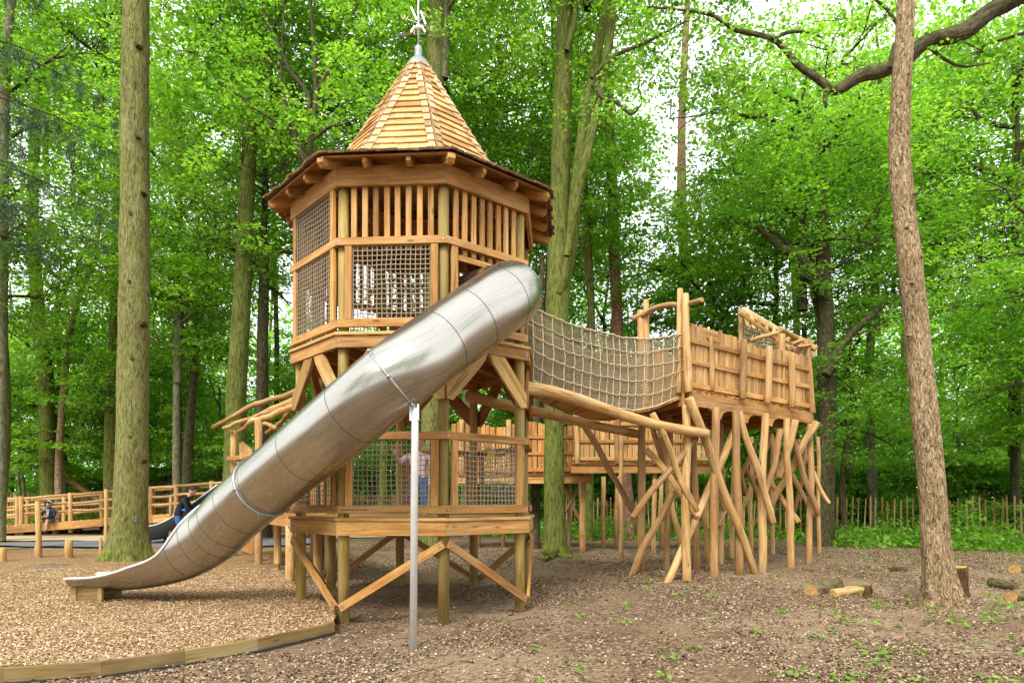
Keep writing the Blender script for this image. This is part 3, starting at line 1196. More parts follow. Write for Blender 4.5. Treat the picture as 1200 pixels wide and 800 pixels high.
PATH = [(-30, 21.6), (-16, 21.8), (-11, 22.6), (-8, 23.8), (-4, 24.2), (-4, 27), (-9, 26.6), (-14, 25.2), (-30, 24.6)]
tag(poly_sheet(PATH, lambda x, y: gz(x, y) + bump(x, y) + .035, .6, 'sand_path', M['sand']), kind='structure')
RUB = [(-16.2, 19.6), (-13.5, 19.0), (-10.6, 18.55), (-7.7, 19.05), (-6.2, 19.4), (-5.6, 23.5), (-8.2, 23.9), (-11, 23.2)]
tag(poly_sheet(RUB, lambda x, y: gz(x, y) + bump(x, y) + .05, .5, 'safety_surface', M['asphalt']), kind='structure')

# timber edging of the bed
edg = thing('timber_edging', 'low curved board edging along the front of the wood chip bed', 'edging', (-3.5, 5.9, 0))
sp = EDGE_FRONT
for i in range(len(sp) - 1):
    a, b = V((*sp[i], 0)), V((*sp[i + 1], 0))
    pa, pb = (a.lerp(b, -.004), a.lerp(b, 1.004))
    z = lambda q: zc(q.y) + .012
    mb = MB()
    pa.z = z(a) - .085; pb.z = z(b) - .085
    mb.board(pa, pb, .17, .045, (0, 0, 1), .006)
    part(mb, 'edging_board', M['edging'], edg)
mb = MB()
for i in range(1, len(sp) - 1):
    a, b = V((*sp[i], 0)), V((*sp[i + 1], 0))
    n = V(((b - a).y, -(b - a).x, 0)).normalized()
    g = gz(a.x, a.y)
    mb.board(V((a.x, a.y, g + .012)) + n * .05, V((b.x, b.y, gz(b.x, b.y) + .012)) + n * .05, .03, .006, (0, 0, 1))
part(mb, 'liner_edge', M['rubber'], edg)
edb = thing('side_edging', 'thin flat edging strip running back beside the tower legs', 'edging', (-3.2, 10.2, 0))
mb = MB()
sp2 = [V((x, y, zc(y) + .012)) for x, y in spline([(x, y) for x, y in EDGE_BACK[:5]], 5)]
for i in range(len(sp2) - 1):
    mb.board(sp2[i] - V((0, 0, .06)), sp2[i + 1] - V((0, 0, .06)), .12, .022, (0, 0, 1), .003)
part(mb, 'strip', M['edging'], edb)


# chips and dead leaves lying loose
def flakes(n, xr, yr, test, zf, lr, wr, tilt, mat, name, curl=.3, near=1.6, power=1.):
    X, Y = [], []
    while len(X) < n:
        y = yr[0] + (yr[1] - yr[0]) * nrg.random() ** near
        hw = min(max(abs(xr[0]), abs(xr[1])), y * .80 + .3)
        x = nrg.uniform(max(xr[0], -hw), min(xr[1], hw))
        if test(x, y): X.append(x); Y.append(y)
    X, Y = np.array(X), np.array(Y)
    Z = np.array([zf(a, b) for a, b in zip(X, Y)]) + nrg.uniform(.002, .018, n)
    L = nrg.uniform(*lr, n); W = L * nrg.uniform(*wr, n)
    az = nrg.uniform(0, 2 * pi, n)
    ti = nrg.normal(0, tilt, n); ro = nrg.normal(0, tilt, n)
    u = np.stack([np.cos(az) * np.cos(ti), np.sin(az) * np.cos(ti), np.sin(ti)], 1)
    w = np.stack([-np.sin(az) * np.cos(ro), np.cos(az) * np.cos(ro), np.sin(ro)], 1)
    nn = np.cross(u, w)
    c = np.stack([X, Y, Z], 1)
    cu = nrg.uniform(-curl, curl, n)[:, None] * W[:, None]
    L, W = L[:, None] / 2, W[:, None] / 2
    j = lambda: nrg.uniform(.55, 1., n)[:, None]
    vs = np.stack([c - u * L, c - u * L * .3 - w * W * j() + nn * cu, c + u * L * .45 - w * W * j() + nn * cu, c + u * L, c + u * L * .35 + w * W * j() + nn * cu, c - u * L * .4 + w * W * j() + nn * cu], 1).reshape(-1, 3)
    me = quads_mesh(name, vs, 6, [(0, 1, 2, 3), (0, 3, 4, 5)], nrg.random(n) ** power, mat)
    return link(name, me)


inb = lambda x, y: inside(x, y, BED)
tag(flakes(80000, (-9, -1.8), (5.3, 13), inb, bedz, (.014, .038), (.25, .6), .28, M['chip'], 'loose_wood_chips', .15, 1.7), kind='stuff')


def litz(x, y): return gz(x, y) + bump(x, y)


def in_lit(x, y):
    if inb(x, y): return False
    d = mnoise.noise(V((x * .45, y * .45, 5)))
    # bare trodden soil in the foreground middle and under the tower
    bare = d > .12 or ((x + .3) ** 2 / 3.5 + (y - 5.6) ** 2 / 1.2 < 1 and d > -.15) or ((x - TX) ** 2 + (y - TY) ** 2 < 2.4)
    e = mnoise.noise(V((x * 1.6, y * 1.6, 8)))
    return nrg.random() < ((.22 if bare else 1.) * (.35 + 1.1 * sstep(-.35, .3, e)))


tag(flakes(95000, (-4.5, 15), (4.9, 21), in_lit, litz, (.014, .046), (.4, .85), .26, M['litter'], 'dead_leaf_litter', .6, 1.5, 1.35), kind='stuff')
mb = MB()                                # fallen twigs
for _ in range(420):
    y = rng.uniform(5, 17); x = rng.uniform(-y * .5, y * .8)
    if inb(x, y): continue
    a = rng.uniform(0, pi); L = rng.uniform(.06, .32)
    p = V((x, y, litz(x, y) + .006)); d = V((cos(a), sin(a), 0)) * L
    bnd = V((-sin(a), cos(a), 0)) * L * rng.uniform(-.15, .15)
    mb.tube([p, p + d * .5 + bnd + V((0, 0, .008)), p + d + V((0, 0, rng.uniform(0, .01)))], rng.uniform(.002, .006), 5)
tag(mb.build('fallen_twigs', M['log']), kind='stuff')


# ------------------------------------------------------------------ helpers for pole-built structures
def pole(p0, p1, r, bend=.03, n=10, r1=None, mat='pole', name='pole', root=None, wob=.10, seg=6, capmat=None):
    p0, p1 = V(p0), V(p1)
    L = (p1 - p0).length
    d = (p1 - p0).normalized()
    a = d.orthogonal().normalized(); b = d.cross(a)
    o = rng.random() * 60
    pts_ = []
    for i in range(seg + 1):
        t = i / seg
        e = sin(pi * t) ** .6 if 0 < t < 1 else 0
        w = mnoise.noise_vector(V((t * 2.1 + o, o, 0)))
        pts_.append(p0 + d * (L * t) + (a * w.x + b * w.y) * bend * L * e)
    r1 = r if r1 is None else r1
    mb = MB()
    mb.tube(pts_, [r + (r1 - r) * i / seg for i in range(seg + 1)], n, wob=wob, mi=0, capmi=1, cham=min(.012, r * .3))
    return part(mb, name, [M[mat], M['log_end']], root)


def pale_wall(root, A, B, z0, hfun, w=(.085, .13), gap=.012, rails=(.16, .55, .92), out=None, mat='pale', posts=(), posth=1.15, postr=.065, railname='rail', bdname='board_panel', thick=.022, zb=None):
    A, B = V((A[0], A[1], 0)), V((B[0], B[1], 0))
    d = (B - A).normalized(); L = (B - A).length
    n = V((d.y, -d.x, 0)) if out is None else V(out)
    z1 = z0 if zb is None else zb
    mb = MB()
    x = .02
    i = 0
    while x < L - .03:
        ww = rng.uniform(*w)
        h = hfun((x + ww / 2) / L) + rng.uniform(-.03, .03)
        zz = z0 + (z1 - z0) * x / L
        c = A + d * (x + ww / 2) + n * (-.005 if i % 2 else .002)
        c.z = zz + .03
        tl = d * rng.uniform(-.012, .012)
        mb.board(c, c + V((0, 0, h)) + tl, ww - gap, thick, d, .003)
        x += ww + rng.uniform(0, .012)
        i += 1
    part(mb, bdname, M[mat], root)
    for h in rails:
        mb = MB()
        a, b = A + n * .028, B + n * .028
        a.z, b.z = z0 + h, z1 + h
        mb.board(a, b, .085, .04, (0, 0, 1))
        part(mb, railname, M['timber'] if mat == 'pale' else M['redpale'], root)
    for t in posts:
        p = A + d * (L * t) + n * .11
        zz = z0 + (z1 - z0) * t
        top = posth(t) if callable(posth) else posth
        pole((p.x, p.y, zz - .02), (p.x + rng.uniform(-.04, .04), p.y, zz + top), postr, .02, 12, root=root, name='wall_post')


def plank_deck(root, A, B, Cc, D, z, w=.13, name='deck_planks', zend=None, mat='timber', t=.035):
    # planks laid across from edge A-B to edge D-C
    A, B, Cc, D = [V((q[0], q[1], 0)) for q in (A, B, Cc, D)]
    L = ((B - A).length + (Cc - D).length) / 2
    n = int(L / w)
    mb = MB()
    for i in range(n):
        t_ = (i + .5) / n
        a, b = A.lerp(B, t_), D.lerp(Cc, t_)
        zz = z if zend is None else z + (zend - z) * t_
        a.z = b.z = zz - t / 2
        mb.board(a, b, L / n - .008, t, (B - A), .003)
    return part(mb, name, M[mat], root)


# ------------------------------------------------------------------ lookout platform on crossed poles (right)
PN, PF, PG, PL = (2.97, 11.65), (6.30, 14.4), (5.05, 16.1), (2.52, 13.25)
ZP = 3.29
look = thing('lookout_platform', 'raised wooden lookout platform with a boarded parapet standing on many crossed peeled poles', 'play platform', (4.2, 13.8, gz(4.2, 13.8)))
plank_deck(look, PN, PF, PG, PL, ZP)
vN, vF = V((*PN, 0)), V((*PF, 0))
dN = (vF - vN).normalized(); nN = V((dN.y, -dN.x, 0))
for (a, b) in ((PN, PF), (PF, PG), (PG, PL), (PL, PN)):
    mb = MB()
    A_, B_ = V((*a, ZP - .15)), V((*b, ZP - .15))
    dd = (B_ - A_).normalized(); nn = V((dd.y, -dd.x, 0))
    mb.board(A_ + nn * .04, B_ + nn * .04, .225, .05, (0, 0, 1))
    part(mb, 'fascia_beam', M['timber'], look)
    L = (B_ - A_).length
    if (a, b) == (PN, PF):
        # scalloped corbels hanging under the front beam
        N = 5
        for i in range(N + 1):
            for sg in (-1, 1):
                if (i == 0 and sg < 0) or (i == N and sg > 0): continue
                c0 = A_ + dd * (L * i / N) + nn * .035
                zt = ZP - .268
                o = [c0 + V((0, 0, 0)), c0 + dd * sg * .27]
                o = [V((p.x, p.y, zt)) for p in o]
                for k in range(6):
                    u = k / 5 * pi / 2
                    q = c0 + dd * sg * (.27 - .17 * sin(u)); q.z = zt - .15 * (1 - cos(u)) - .012
                    o.append(q)
                q = c0.copy(); q.z = zt - .162; o.append(q)
                if sg < 0: o = o[::-1]
                mb = MB(); mb.slab(o, nn, .05, gdir=dd)
                part(mb, 'corbel', M['timber'], look)
for i in range(7):                       # joists
    t = (i + .4) / 7
    a = V((*PN, ZP - .12)).lerp(V((*PF, ZP - .12)), t); b = V((*PL, ZP - .12)).lerp(V((*PG, ZP - .12)), t)
    mb = MB(); mb.board(a, b, .14, .05, (0, 0, 1)); part(mb, 'joist', M['shade_timber'], look)
# parapet
hw = lambda t: 1.10 + .05 * sin(t * 9) - .03 * t
pale_wall(look, PN, PF, ZP, hw, posts=(.36, .56, .77), posth=1.08, rails=(.10, .50, .86))
pale_wall(look, PF, PG, ZP, hw, posts=(), rails=(.10, .50, .86))
pale_wall(look, PG, PL, ZP, hw, posts=(), rails=(.10, .50, .86))
Z0 = ZP - .3
pole((PN[0] + .02, PN[1] - .08, ZP - .05), P(803, 344, 11.6), .075, .01, 14, r1=.06, root=look, name='gate_post')
pole((PN[0] - .12, PN[1] + .02, ZP - .05), P(797, 338, 11.75), .055, .01, 10, r1=.05, root=look, name='gate_post')
pole((PL[0], PL[1], ZP - .05), P(751, 364, 13.25), .075, .01, 14, root=look, name='gate_post')
pole((PL[0] + .1, PL[1] - .02, ZP - .05), P(757, 351, 13.15), .055, .01, 10, root=look, name='gate_post')
mb = MB()
bp = spline([tuple(P(742, 374, 13.35)), tuple(P(757, 367, 13.1)), tuple(P(768, 361, 12.6)), tuple(P(785, 357, 12.1)), tuple(P(802, 357, 11.7)), tuple(P(823, 351, 11.3))], 5)
mb.tube(bp, list(np.linspace(.062, .04, len(bp))), 10, wob=.1, capmi=1)
part(mb, 'gateway_branch', [M['pole'], M['log_end']], look)
pole(P(834, 458, 12.05), P(833, 394, 12.05), .05, .01, root=look, name='short_post')
mb = MB(); mb.board(P(822, 390, 11.95), P(842, 397, 12.15), .14, .03, (0, 0, 1)); part(mb, 'plank_sign', M['pale'], look)
pole((PF[0], PF[1] - .08, ZP - .05), P(945, 398, 14.35), .07, .015, 12, root=look, name='wall_post')

# the pole canopy with its net at the far end
ra, rb = P(866, 363, 16.0), P(957, 409, 14.25)
for (a, b, r) in ((ra, rb, .055), (P(868, 368, 15.7), P(932, 410, 14.0), .05), (P(876, 372, 16.2), P(950, 402, 15.3), .05), (P(880, 399, 14.6), P(919, 388, 13.9), .045), (P(903, 392, 15.0), P(925, 408, 13.8), .05), (P(905, 400, 15.0), P(941, 413, 14.8), .04), (P(915, 386, 13.7), P(943, 402, 15.2), .05), (P(938, 404, 14.4), P(952, 402, 15.6), .04)):
    pole(a, b, r, .03, root=look, name='canopy_pole')
q = P(917, 398, 13.75); pole((q.x, q.y, ZP - .05), P(916, 391, 13.75), .07, .02, root=look, name='canopy_post')
for (px, Y, zt) in ((868, 15.9, 5.85), (941, 15.2, 5.0)):
    x = (px - 600) / F * Y
    pole((x, Y, ZP - .05), (x, Y, zt), .06, .015, root=look, name='canopy_post')
mb = MB()
net(mb, ra - V((0, 0, 1.2)), rb - V((0, 0, .15)), rb, ra, .065, .012, .03)
net(mb, ra, rb, P(943, 402, 15.3), P(872, 360, 16.4), .065, .012, .04)
part(mb, 'canopy_net', M['rope_tan'], look)
for i in range(9):                       # slats of the little sloping roof
    t = (i + .5) / 9
    a = ra.lerp(rb, t) + V((0, 0, .05)); b = P(880, 399, 14.6).lerp(P(925, 408, 13.8), t)
    mb = MB(); mb.board(a, a.lerp(b, .55), .075, .022, rb - ra); part(mb, 'roof_slat', M['pale'], look)

# upright legs
legs = [(752, 670, 2, .085), (767, 648, 0, .07), (782, 668, 0, .07), (805, 680, -2, .085), (815, 668, 0, .075), (838, 677, 3, .085), (845, 660, 0, .06), (867, 673, -2, .085), (893, 670, 2, .085), (927, 665, -5, .075), (947, 660, 2, .075), (858, 652, 0, .06), (905, 650, 0, .06), (880, 648, 0, .06), (960, 648, 0, .055), (728, 655, 0, .06)]
for px, py, dx, r in legs:
    g = G(px, py)
    zt = ZP - .28
    top = V((g.x + dx * g.y / F + rng.uniform(-.05, .05), g.y, zt))
    # keep the tops of the hind legs below the deck
    pole(g - V((0, 0, .15)), top, r * .92, .028, 12, r1=r * .8, root=look, name='support_post', wob=.12, seg=8)
# crossed leaning poles: top pixel, depth; bottom pixel, depth or None for the ground
lean = [((807, 466, 11.25), (886, 672, None), .085), ((866, 482, 12.3), (906, 613, 12.2), .075), ((764, 484, 11.0), (817, 599, 11.4), .062),
        ((816, 512, 11.5), (741, 607, 11.0), .068), ((757, 527, 12.4), (818, 606, 11.8), .068), ((863, 497, 12.9), (781, 682, None), .078),
        ((790, 576, 12.2), (739, 673, None), .078), ((958, 494, 14.0), (904, 592, 14.3), .085), ((932, 492, 13.7), (913, 560, 13.7), .085),
        ((926, 508, 13.9), (959, 604, 14.0), .07), ((912, 530, 15.0), (957, 606, 15.0), .065), ((900, 562, 14.6), (936, 612, 14.2), .07),
        ((915, 503, 13.3), (888, 614, 13.0), .07), ((872, 545, 14.5), (905, 615, 14.5), .06), ((680, 493, 12.6), (743, 600, 12.8), .07),
        ((852, 500, 14.2), (874, 578, 14.5), .06), ((826, 500, 13.0), (848, 598, 13.4), .06), ((884, 520, 14.6), (842, 616, 14.2), .06),
        ((775, 512, 12.7), (799, 640, 12.7), .065), ((946, 500, 15.4), (930, 600, 15.4), .06), ((812, 520, 13.6), (830, 660, None), .06),
        ((905, 508, 15.6), (868, 600, 15.6), .055), ((764, 500, 13.3), (790, 585, 13.5), .06), ((935, 515, 15.6), (972, 590, 15.0), .055)]
for a, b, r in lean:
    pa = P(*a)
    pb = G(b[0], b[1]) - V((0, 0, .05)) if b[2] is None else P(*b)
    pole(pa, pb, r * .88, .05, 12, r1=r * .80, root=look, name='leaning_pole', wob=.14, seg=9)

# ------------------------------------------------------------------ rope bridge
bridge = thing('rope_bridge', 'sagging rope net bridge with a plank walkway from the tower to the raised platform', 'rope bridge', (1.5, 10.8, gz(1.5, 10.8)))
nb = spline([tuple(P(*q)) for q in ((624, 446, 9.15), (663, 464, 9.8), (700, 474, 10.4), (727, 479, 10.85), (760, 478, 11.3), (797, 464, 11.72))], 8)
ntp = spline([tuple(P(*q)) for q in ((622, 359, 9.12), (663, 377, 9.8), (700, 388, 10.4), (727, 394, 10.85), (760, 396, 11.3), (801, 391, 11.72))], 8)
NB = len(nb)


def off(t): return np.array([-.06, .87, .03]) * (1 - t) + np.array([-.42, 1.40, .0]) * t


def bpt(side, u, v):                     # u along, v up the net
    x = u * (NB - 1); i = min(NB - 2, int(x)); f = x - i
    a = nb[i] * (1 - f) + nb[i + 1] * f; b = ntp[i] * (1 - f) + ntp[i + 1] * f
    p = a * (1 - v) + b * v
    bow = sin(v * pi) * -.03
    if side:
        p = p + off(u)
        bow = -bow
    d = nb[i + 1] - nb[i]
    n = V((d[1], -d[0], 0)).normalized()
    return V(p) - n * bow


mb = MB()
for i in range(36):
    u = (i + .5) / 36
    a, b = bpt(0, u, 0), bpt(1, u, 0)
    c = bpt(0, min(1, u + .01), 0) - bpt(0, u, 0)
    mb.board(a - V((0, 0, .03)), b - V((0, 0, .03)), .10, .035, c, .003)
part(mb, 'deck_planks', M['timber'], bridge)
for side in (0, 1):
    mb = MB()
    NVn = 17
    o = 5 + side * 9
    jit = lambda u, v: mnoise.noise_vector(V((u * 9 + o, v * 5, o))) * .022
    for i in range(NVn + 1):
        u = i / NVn
        lean_ = mnoise.noise(V((u * 7 + o, 1, 2))) * .018
        mb.tube([bpt(side, min(1, max(0, u + lean_ * (1 - v))), v) + jit(u, v) for v in np.linspace(0, 1, 11)], .009, 6, caps=False)
    for j in range(6):
        v = j / 5
        mb.tube([bpt(side, u, v) + jit(u, v) + V((0, -.008, -.012 * abs(sin(u * NVn * pi)) if j else 0)) for u in np.linspace(0, 1, 52)], .014 if j in (0, 5) else .009, 6, caps=False)
        for i in range(NVn + 1):
            u = i / NVn
            mb.sphere(bpt(side, u, v) + jit(u, v) + V((0, -.006, 0)), .016, 6, 4)
    part(mb, 'coarse_net', M['rope_tan'], bridge)
    mb = MB()
    NU, NVv = 108, 28
    j2 = lambda u, v: mnoise.noise_vector(V((u * 6 + o + 3, v * 4, o))) * .016 + mnoise.noise_vector(V((u * 40, v * 14, o))) * .006
    dn = V((-.01, .012, 0)) * (1 if side == 0 else -1)
    for i in range(NU + 1):
        u = i / NU
        mb.tube([bpt(side, u, v) + j2(u, v) + dn for v in np.linspace(.01, .985, 13)], .0052, 4, caps=False)
    for j in range(1, NVv):
        v = j / NVv
        mb.tube([bpt(side, u, v) + j2(u, v) + dn for u in np.linspace(0, 1, 60)], .0058, 4, caps=False)
    part(mb, 'fine_net', M['mesh_tan'], bridge)
for pl, r in (([(600, 452, 8.95), (640, 458, 9.4), (690, 472, 10.1), (735, 488, 10.7), (780, 500, 11.1), (829, 508, 11.4)], .088), ([(548, 463, 10.4), (600, 476, 11.0), (650, 487, 11.6), (700, 499, 12.2), (750, 509, 12.9)], .085)):
    mb = MB()
    cpts = spline([tuple(P(*q)) for q in pl], 5)
    mb.tube(cpts, list(np.linspace(r * 1.05, r * .9, len(cpts))), 14, wob=.08, capmi=1, cham=.02)
    part(mb, 'bearer_log', [M['pole'], M['log_end']], bridge)

# ------------------------------------------------------------------ low board-walled platform behind the bridge
rear = thing('rear_platform', 'lower board-walled platform on thin posts behind the bridge and mossy tree trunk', 'play platform', (1.6, 18.2, gz(1.6, 18.2)))
plank_deck(rear, (-1.6, 17.9), (2.05, 17.9), (2.05, 19.6), (-1.6, 19.6), 2.10)
plank_deck(rear, (1.5, 16.9), (4.9, 17.0), (4.9, 18.6), (1.5, 17.85), 2.33)
hr = lambda t: 1.28 + .05 * sin(t * 14)
pale_wall(rear, (-1.6, 17.9), (2.05, 17.9), 2.10, hr, posts=(.08, .42, .97), posth=1.42, rails=(.12, .55, .98), mat='redpale', w=(.10, .15))
pale_wall(rear, (1.5, 16.9), (4.9, 17.0), 2.33, hr, posts=(.03, .32, .6), posth=1.2, rails=(.12, .55, .98), mat='pale', w=(.10, .15))
for (a, b, z) in (((-1.6, 17.84), (2.1, 17.84), 2.10), ((1.45, 16.83), (4.9, 16.93), 2.33)):
    mb = MB(); mb.board((*a, z - .14), (*b, z - .14), .20, .05, (0, 0, 1)); part(mb, 'fascia_beam', M['timber'], rear)
    mb = MB(); mb.board((a[0], a[1] - .02, z - .015), (b[0], b[1] - .02, z - .015), .03, .10, (0, 0, 1)); part(mb, 'deck_edge', M['shade_timber'], rear)
for px, py, z, r in ((667, 641, 1.9, .06), (682, 646, 1.9, .09), (707, 637, 2.1, .065), (723, 637, 2.1, .065), (775, 640, 2.1, .06), (560, 640, 1.9, .07), (590, 640, 1.9, .07), (630, 640, 1.9, .06)):
    g = G(px, py); y = min(max(g.y, 17.2), 19.4)
    x = (px - 600) / F * y
    pole((x, y, gz(x, y) - .1), (x, y, z), r, .03, root=rear, name='support_post')
pole(P(660, 570, 18.4), P(683, 616, 18.2), .045, root=rear, name='leg_brace')
pole(P(680, 566, 18.4), P(662, 600, 18.2), .045, root=rear, name='leg_brace')

# ------------------------------------------------------------------ walkway and stick-roofed shelter behind the slide
walk = thing('roofed_walkway', 'plank walkway with a crooked stick roof on posts, half hidden behind the steel slide', 'walkway', (-4.4, 13.4, gz(-4.4, 13.4)))
WA, WB, WC, WD = (-3.25, 10.55), (-6.5, 16.2), (-5.2, 16.9), (-2.0, 11.15)
plank_deck(walk, WA, WB, WC, WD, 1.20)
for (a, b) in ((WA, WB), (WD, WC)):
    mb = MB()
    dd = (V((*b, 0)) - V((*a, 0))).normalized(); nn = V((dd.y, -dd.x, 0)) * (-1 if a == WA else 1)
    mb.board(V((*a, 1.07)) + nn * .03, V((*b, 1.07)) + nn * .03, .19, .045, (0, 0, 1)); part(mb, 'fascia_beam', M['timber'], walk)
mb = MB(); mb.board((WA[0] + .02, WA[1] - .06, 1.085), (WD[0], WD[1] - .06, 1.085), .20, .05, (0, 0, 1)); part(mb, 'fascia_beam', M['timber'], walk)
for px, py, zt, Y in ((340, 682, 1.0, None), (325, 652, 1.0, 14.0), (303, 662, 3.05, None), (274, 652, 3.05, None), (372, 668, 1.0, 11.6), (385, 660, 1.0, 13.0), (367, 650, 3.2, 14.6)):
    g = G(px, py)
    if Y: g = V(((px - 600) / F * Y, Y, gz(0, Y)))
    pole(g - V((0, 0, .1)), (g.x, g.y, zt), .075, .015, 12, root=walk, name='support_post')
sticks = [((250, 501, 16.4), (300, 474, 15.6), (352, 458, 14.6), .06), ((262, 502, 15.9), (310, 483, 15.2), (356, 463, 14.4), .055), ((278, 507, 15.2), (305, 487, 14.9), (350, 468, 14.2), .05), ((292, 494, 14.3), (318, 486, 14.2), (350, 474, 13.9), .065), ((312, 507, 14.6), (330, 494, 14.5), (345, 474, 14.2), .05), ((300, 496, 14.2), (315, 497, 14.2), (324, 502, 14.2), .045)]
for a, b, c, r in sticks:
    mb = MB()
    sp_ = spline([tuple(P(*a)), tuple(P(*b)), tuple(P(*c))], 6)
    sp_ = sp_ + nrg.normal(0, .012, sp_.shape)
    mb.tube(sp_, list(np.linspace(r * .85, r * 1.1, len(sp_))), 9, wob=.15, capmi=1)
    part(mb, 'roof_stick', [M['pole'], M['log_end']], walk)
mb = MB(); mb.board(P(267, 537, 15.9), P(300, 534, 15.0), .09, .05, (0, 0, 1)); part(mb, 'cross_rail', M['timber'], walk)
o = [P(281, 538, 15.4), P(281, 519, 15.4), P(285, 517, 15.4), P(295, 526, 15.4), P(299, 538, 15.4)]
mb = MB(); mb.slab(o[::-1], (0, -1, 0), .05); part(mb, 'shaped_panel', M['pale'], walk)
pale_wall(walk, WB, WA, 1.2, lambda t: .9 if t < .35 else .55, rails=(.12, .5), w=(.1, .14))
mb = MB(); mb.board(P(298, 630, 14.6), P(289, 648, 14.3), .22, .05, (1, .6, 0)); part(mb, 'ramp_board', M['timber'], walk)

# ------------------------------------------------------------------ long ramp boardwalk at the left
bw = thing('ramp_boardwalk', 'long gently rising plank boardwalk with log rails at the far left', 'boardwalk', (-15, 26.5, gz(-15, 26.5)))
BF = [(-120, 626, 25.0), (-40, 620, 25.5), (0, 616, 25.8), (60, 612, 26.0), (120, 607, 26.0), (180, 603, 25.4), (240, 599, 24.5), (300, 595, 23.4), (345, 593, 22.5)]
bf = [P(*q) for q in BF]
bk = [p + V((.1, 1.7, 0)) for p in bf]
mbp, fr_, dk = MB(), MB(), []
for i in range(len(bf) - 1):
    a, b, c, d = bf[i], bf[i + 1], bk[i + 1], bk[i]
    n = max(2, int((b - a).length / .15))
    for k in range(n):
        t = (k + .5) / n
        q0, q1 = a.lerp(b, t), d.lerp(c, t)
        mbp.board(q0 - V((0, 0, .02)), q1 - V((0, 0, .02)), (b - a).length / n - .012, .04, (b - a), .004)
part(mbp, 'deck_planks', M['bracket'], bw)
for line, s in ((bf, -1), (bk, 1)):
    for i in range(len(line) - 1):
        mb = MB()
        mb.board(line[i] + V((0, s * .03, -.17)), line[i + 1] + V((0, s * .03, -.17)), .26, .05, (0, 0, 1))
        part(mb, 'side_beam', M['timber'], bw)
PP = {0: [-60, -10, 17, 22, 80, 123, 175, 205, 247, 290, 330], 1: [-30, 30, 73, 118, 178, 225, 270, 315]}


def online(line, px):
    for i in range(len(line) - 1):
        x0 = 600 + F * line[i].x / line[i].y; x1 = 600 + F * line[i + 1].x / line[i + 1].y
        if x0 <= px <= x1: return line[i].lerp(line[i + 1], (px - x0) / (x1 - x0))
    return line[-1]


for s, line in ((0, bf), (1, bk)):
    prev = None
    for px in PP[s]:
        p = online(line, px) + V((0, .14 if s == 0 else .1, 0))
        pole((p.x, p.y, p.z - .45), (p.x + rng.uniform(-.03, .03), p.y, p.z + 1.08), .085, .01, 9, root=bw, name='rail_post', seg=3)
        if prev is not None and (p - prev).length > .6:
            for h in (.38, .68, 1.0):
                pole(prev + V((-.1, .02, h + rng.uniform(-.03, .03))), p + V((.1, .02, h + rng.uniform(-.03, .03))), .052, .03, 8, root=bw, name='log_rail', seg=4)
        prev = p
    for i in range(1, len(line), 1):
        p = line[i]
        pole((p.x, p.y + (.25 if s == 0 else -.2), gz(p.x, p.y) - .1), (p.x, p.y + (.25 if s == 0 else -.2), p.z - .1), .11, .01, 9, root=bw, name='stilt', seg=2)

# stumps and handhold posts standing in the chips
SP_ = [(3, 657, 641, .16, 'stepping_stump', 'short round timber stump at the left edge of the chip bed', 'stump'),
       (43, 653, 639, .075, 'stepping_stump', 'thin short stump close beside a taller leaning post', 'stump'),
       (81, 653, 632, .165, 'stepping_stump', 'wide round timber stump standing alone in the wood chips', 'stump'),
       (118, 650, 629, .07, 'stepping_stump', 'slim short stump tight against the big mossy tree', 'stump'),
       (46, 653, 587, .115, 'handhold_post', 'tall crooked post in the chips in front of the seated child', 'post'),
       (124, 643, 573, .085, 'handhold_post', 'tall slender post directly left of the big mossy tree', 'post'),
       (200, 637, 581, .095, 'handhold_post', 'tall slender post between the mossy tree and the steel slide', 'post')]
for px, yb, yt, r, nm, lb, ct in SP_:
    g = G(px, yb, zc)
    w = r * .55
    rt = thing(nm, lb, ct, g, None)
    top = P(px - (2 if nm == 'handhold_post' and px == 46 else 0), yt, g.y)
    mb = MB()
    mb.tube([g - V((0, 0, .1)), g.lerp(top, .5) + V((rng.uniform(-.02, .02), 0, 0)), top], [r * .53, r * .5, r * .47], 14, wob=.06, capmi=1, cham=.012)
    COL.objects.unlink(rt); bpy.data.objects.remove(rt)
    tag(mb.build(nm, [M['pole'], M['log_end']], None, g), lb, ct)

# second slide, dark trough
s2 = thing('trough_slide', 'dark open trough slide ending on the grey surface behind the mossy tree', 'slide', (-8.6, 20.3, .2))
tp = spline([tuple(P(168, 622, 20.5)), tuple(P(190, 620, 20.4)), tuple(P(210, 611, 20.3)), tuple(P(235, 594, 20.2)), tuple(P(262, 574, 20.0))], 6)
mb = MB(); vs, fs = [], []
K = 14
for i, p in enumerate(tp):
    for off_ in (0, -.012):
        for k in range(K + 1):
            th = pi + pi * k / K
            vs.append(V(p) + V((0, cos(th) * (.42 + off_), sin(th) * (.42 + off_) + .14)))
W2 = 2 * (K + 1)
for i in range(len(tp) - 1):
    for k in range(K):
        a = i * W2 + k
        fs.append((a, a + 1, a + 1 + W2, a + W2)); a += K + 1
        fs.append((a + W2, a + 1 + W2, a + 1, a))
mb.add(vs, fs, None, .5, True)
part(mb, 'trough', plain('dark_steel', (.12, .12, .115), .4, .8), s2)
for s in (-1, 1):
    mb = MB(); mb.tube([V(p) + V((0, s * .42, .145)) for p in tp], .022, 6); part(mb, 'rim', M['galv'], s2)
mb = MB()
for i in (2, 7):
    p = V(tp[i]); mb.tube([(p.x, p.y, gz(p.x, p.y) + .05), (p.x, p.y, p.z - .27)], .05, 8)
part(mb, 'feet', M['iron'], s2)


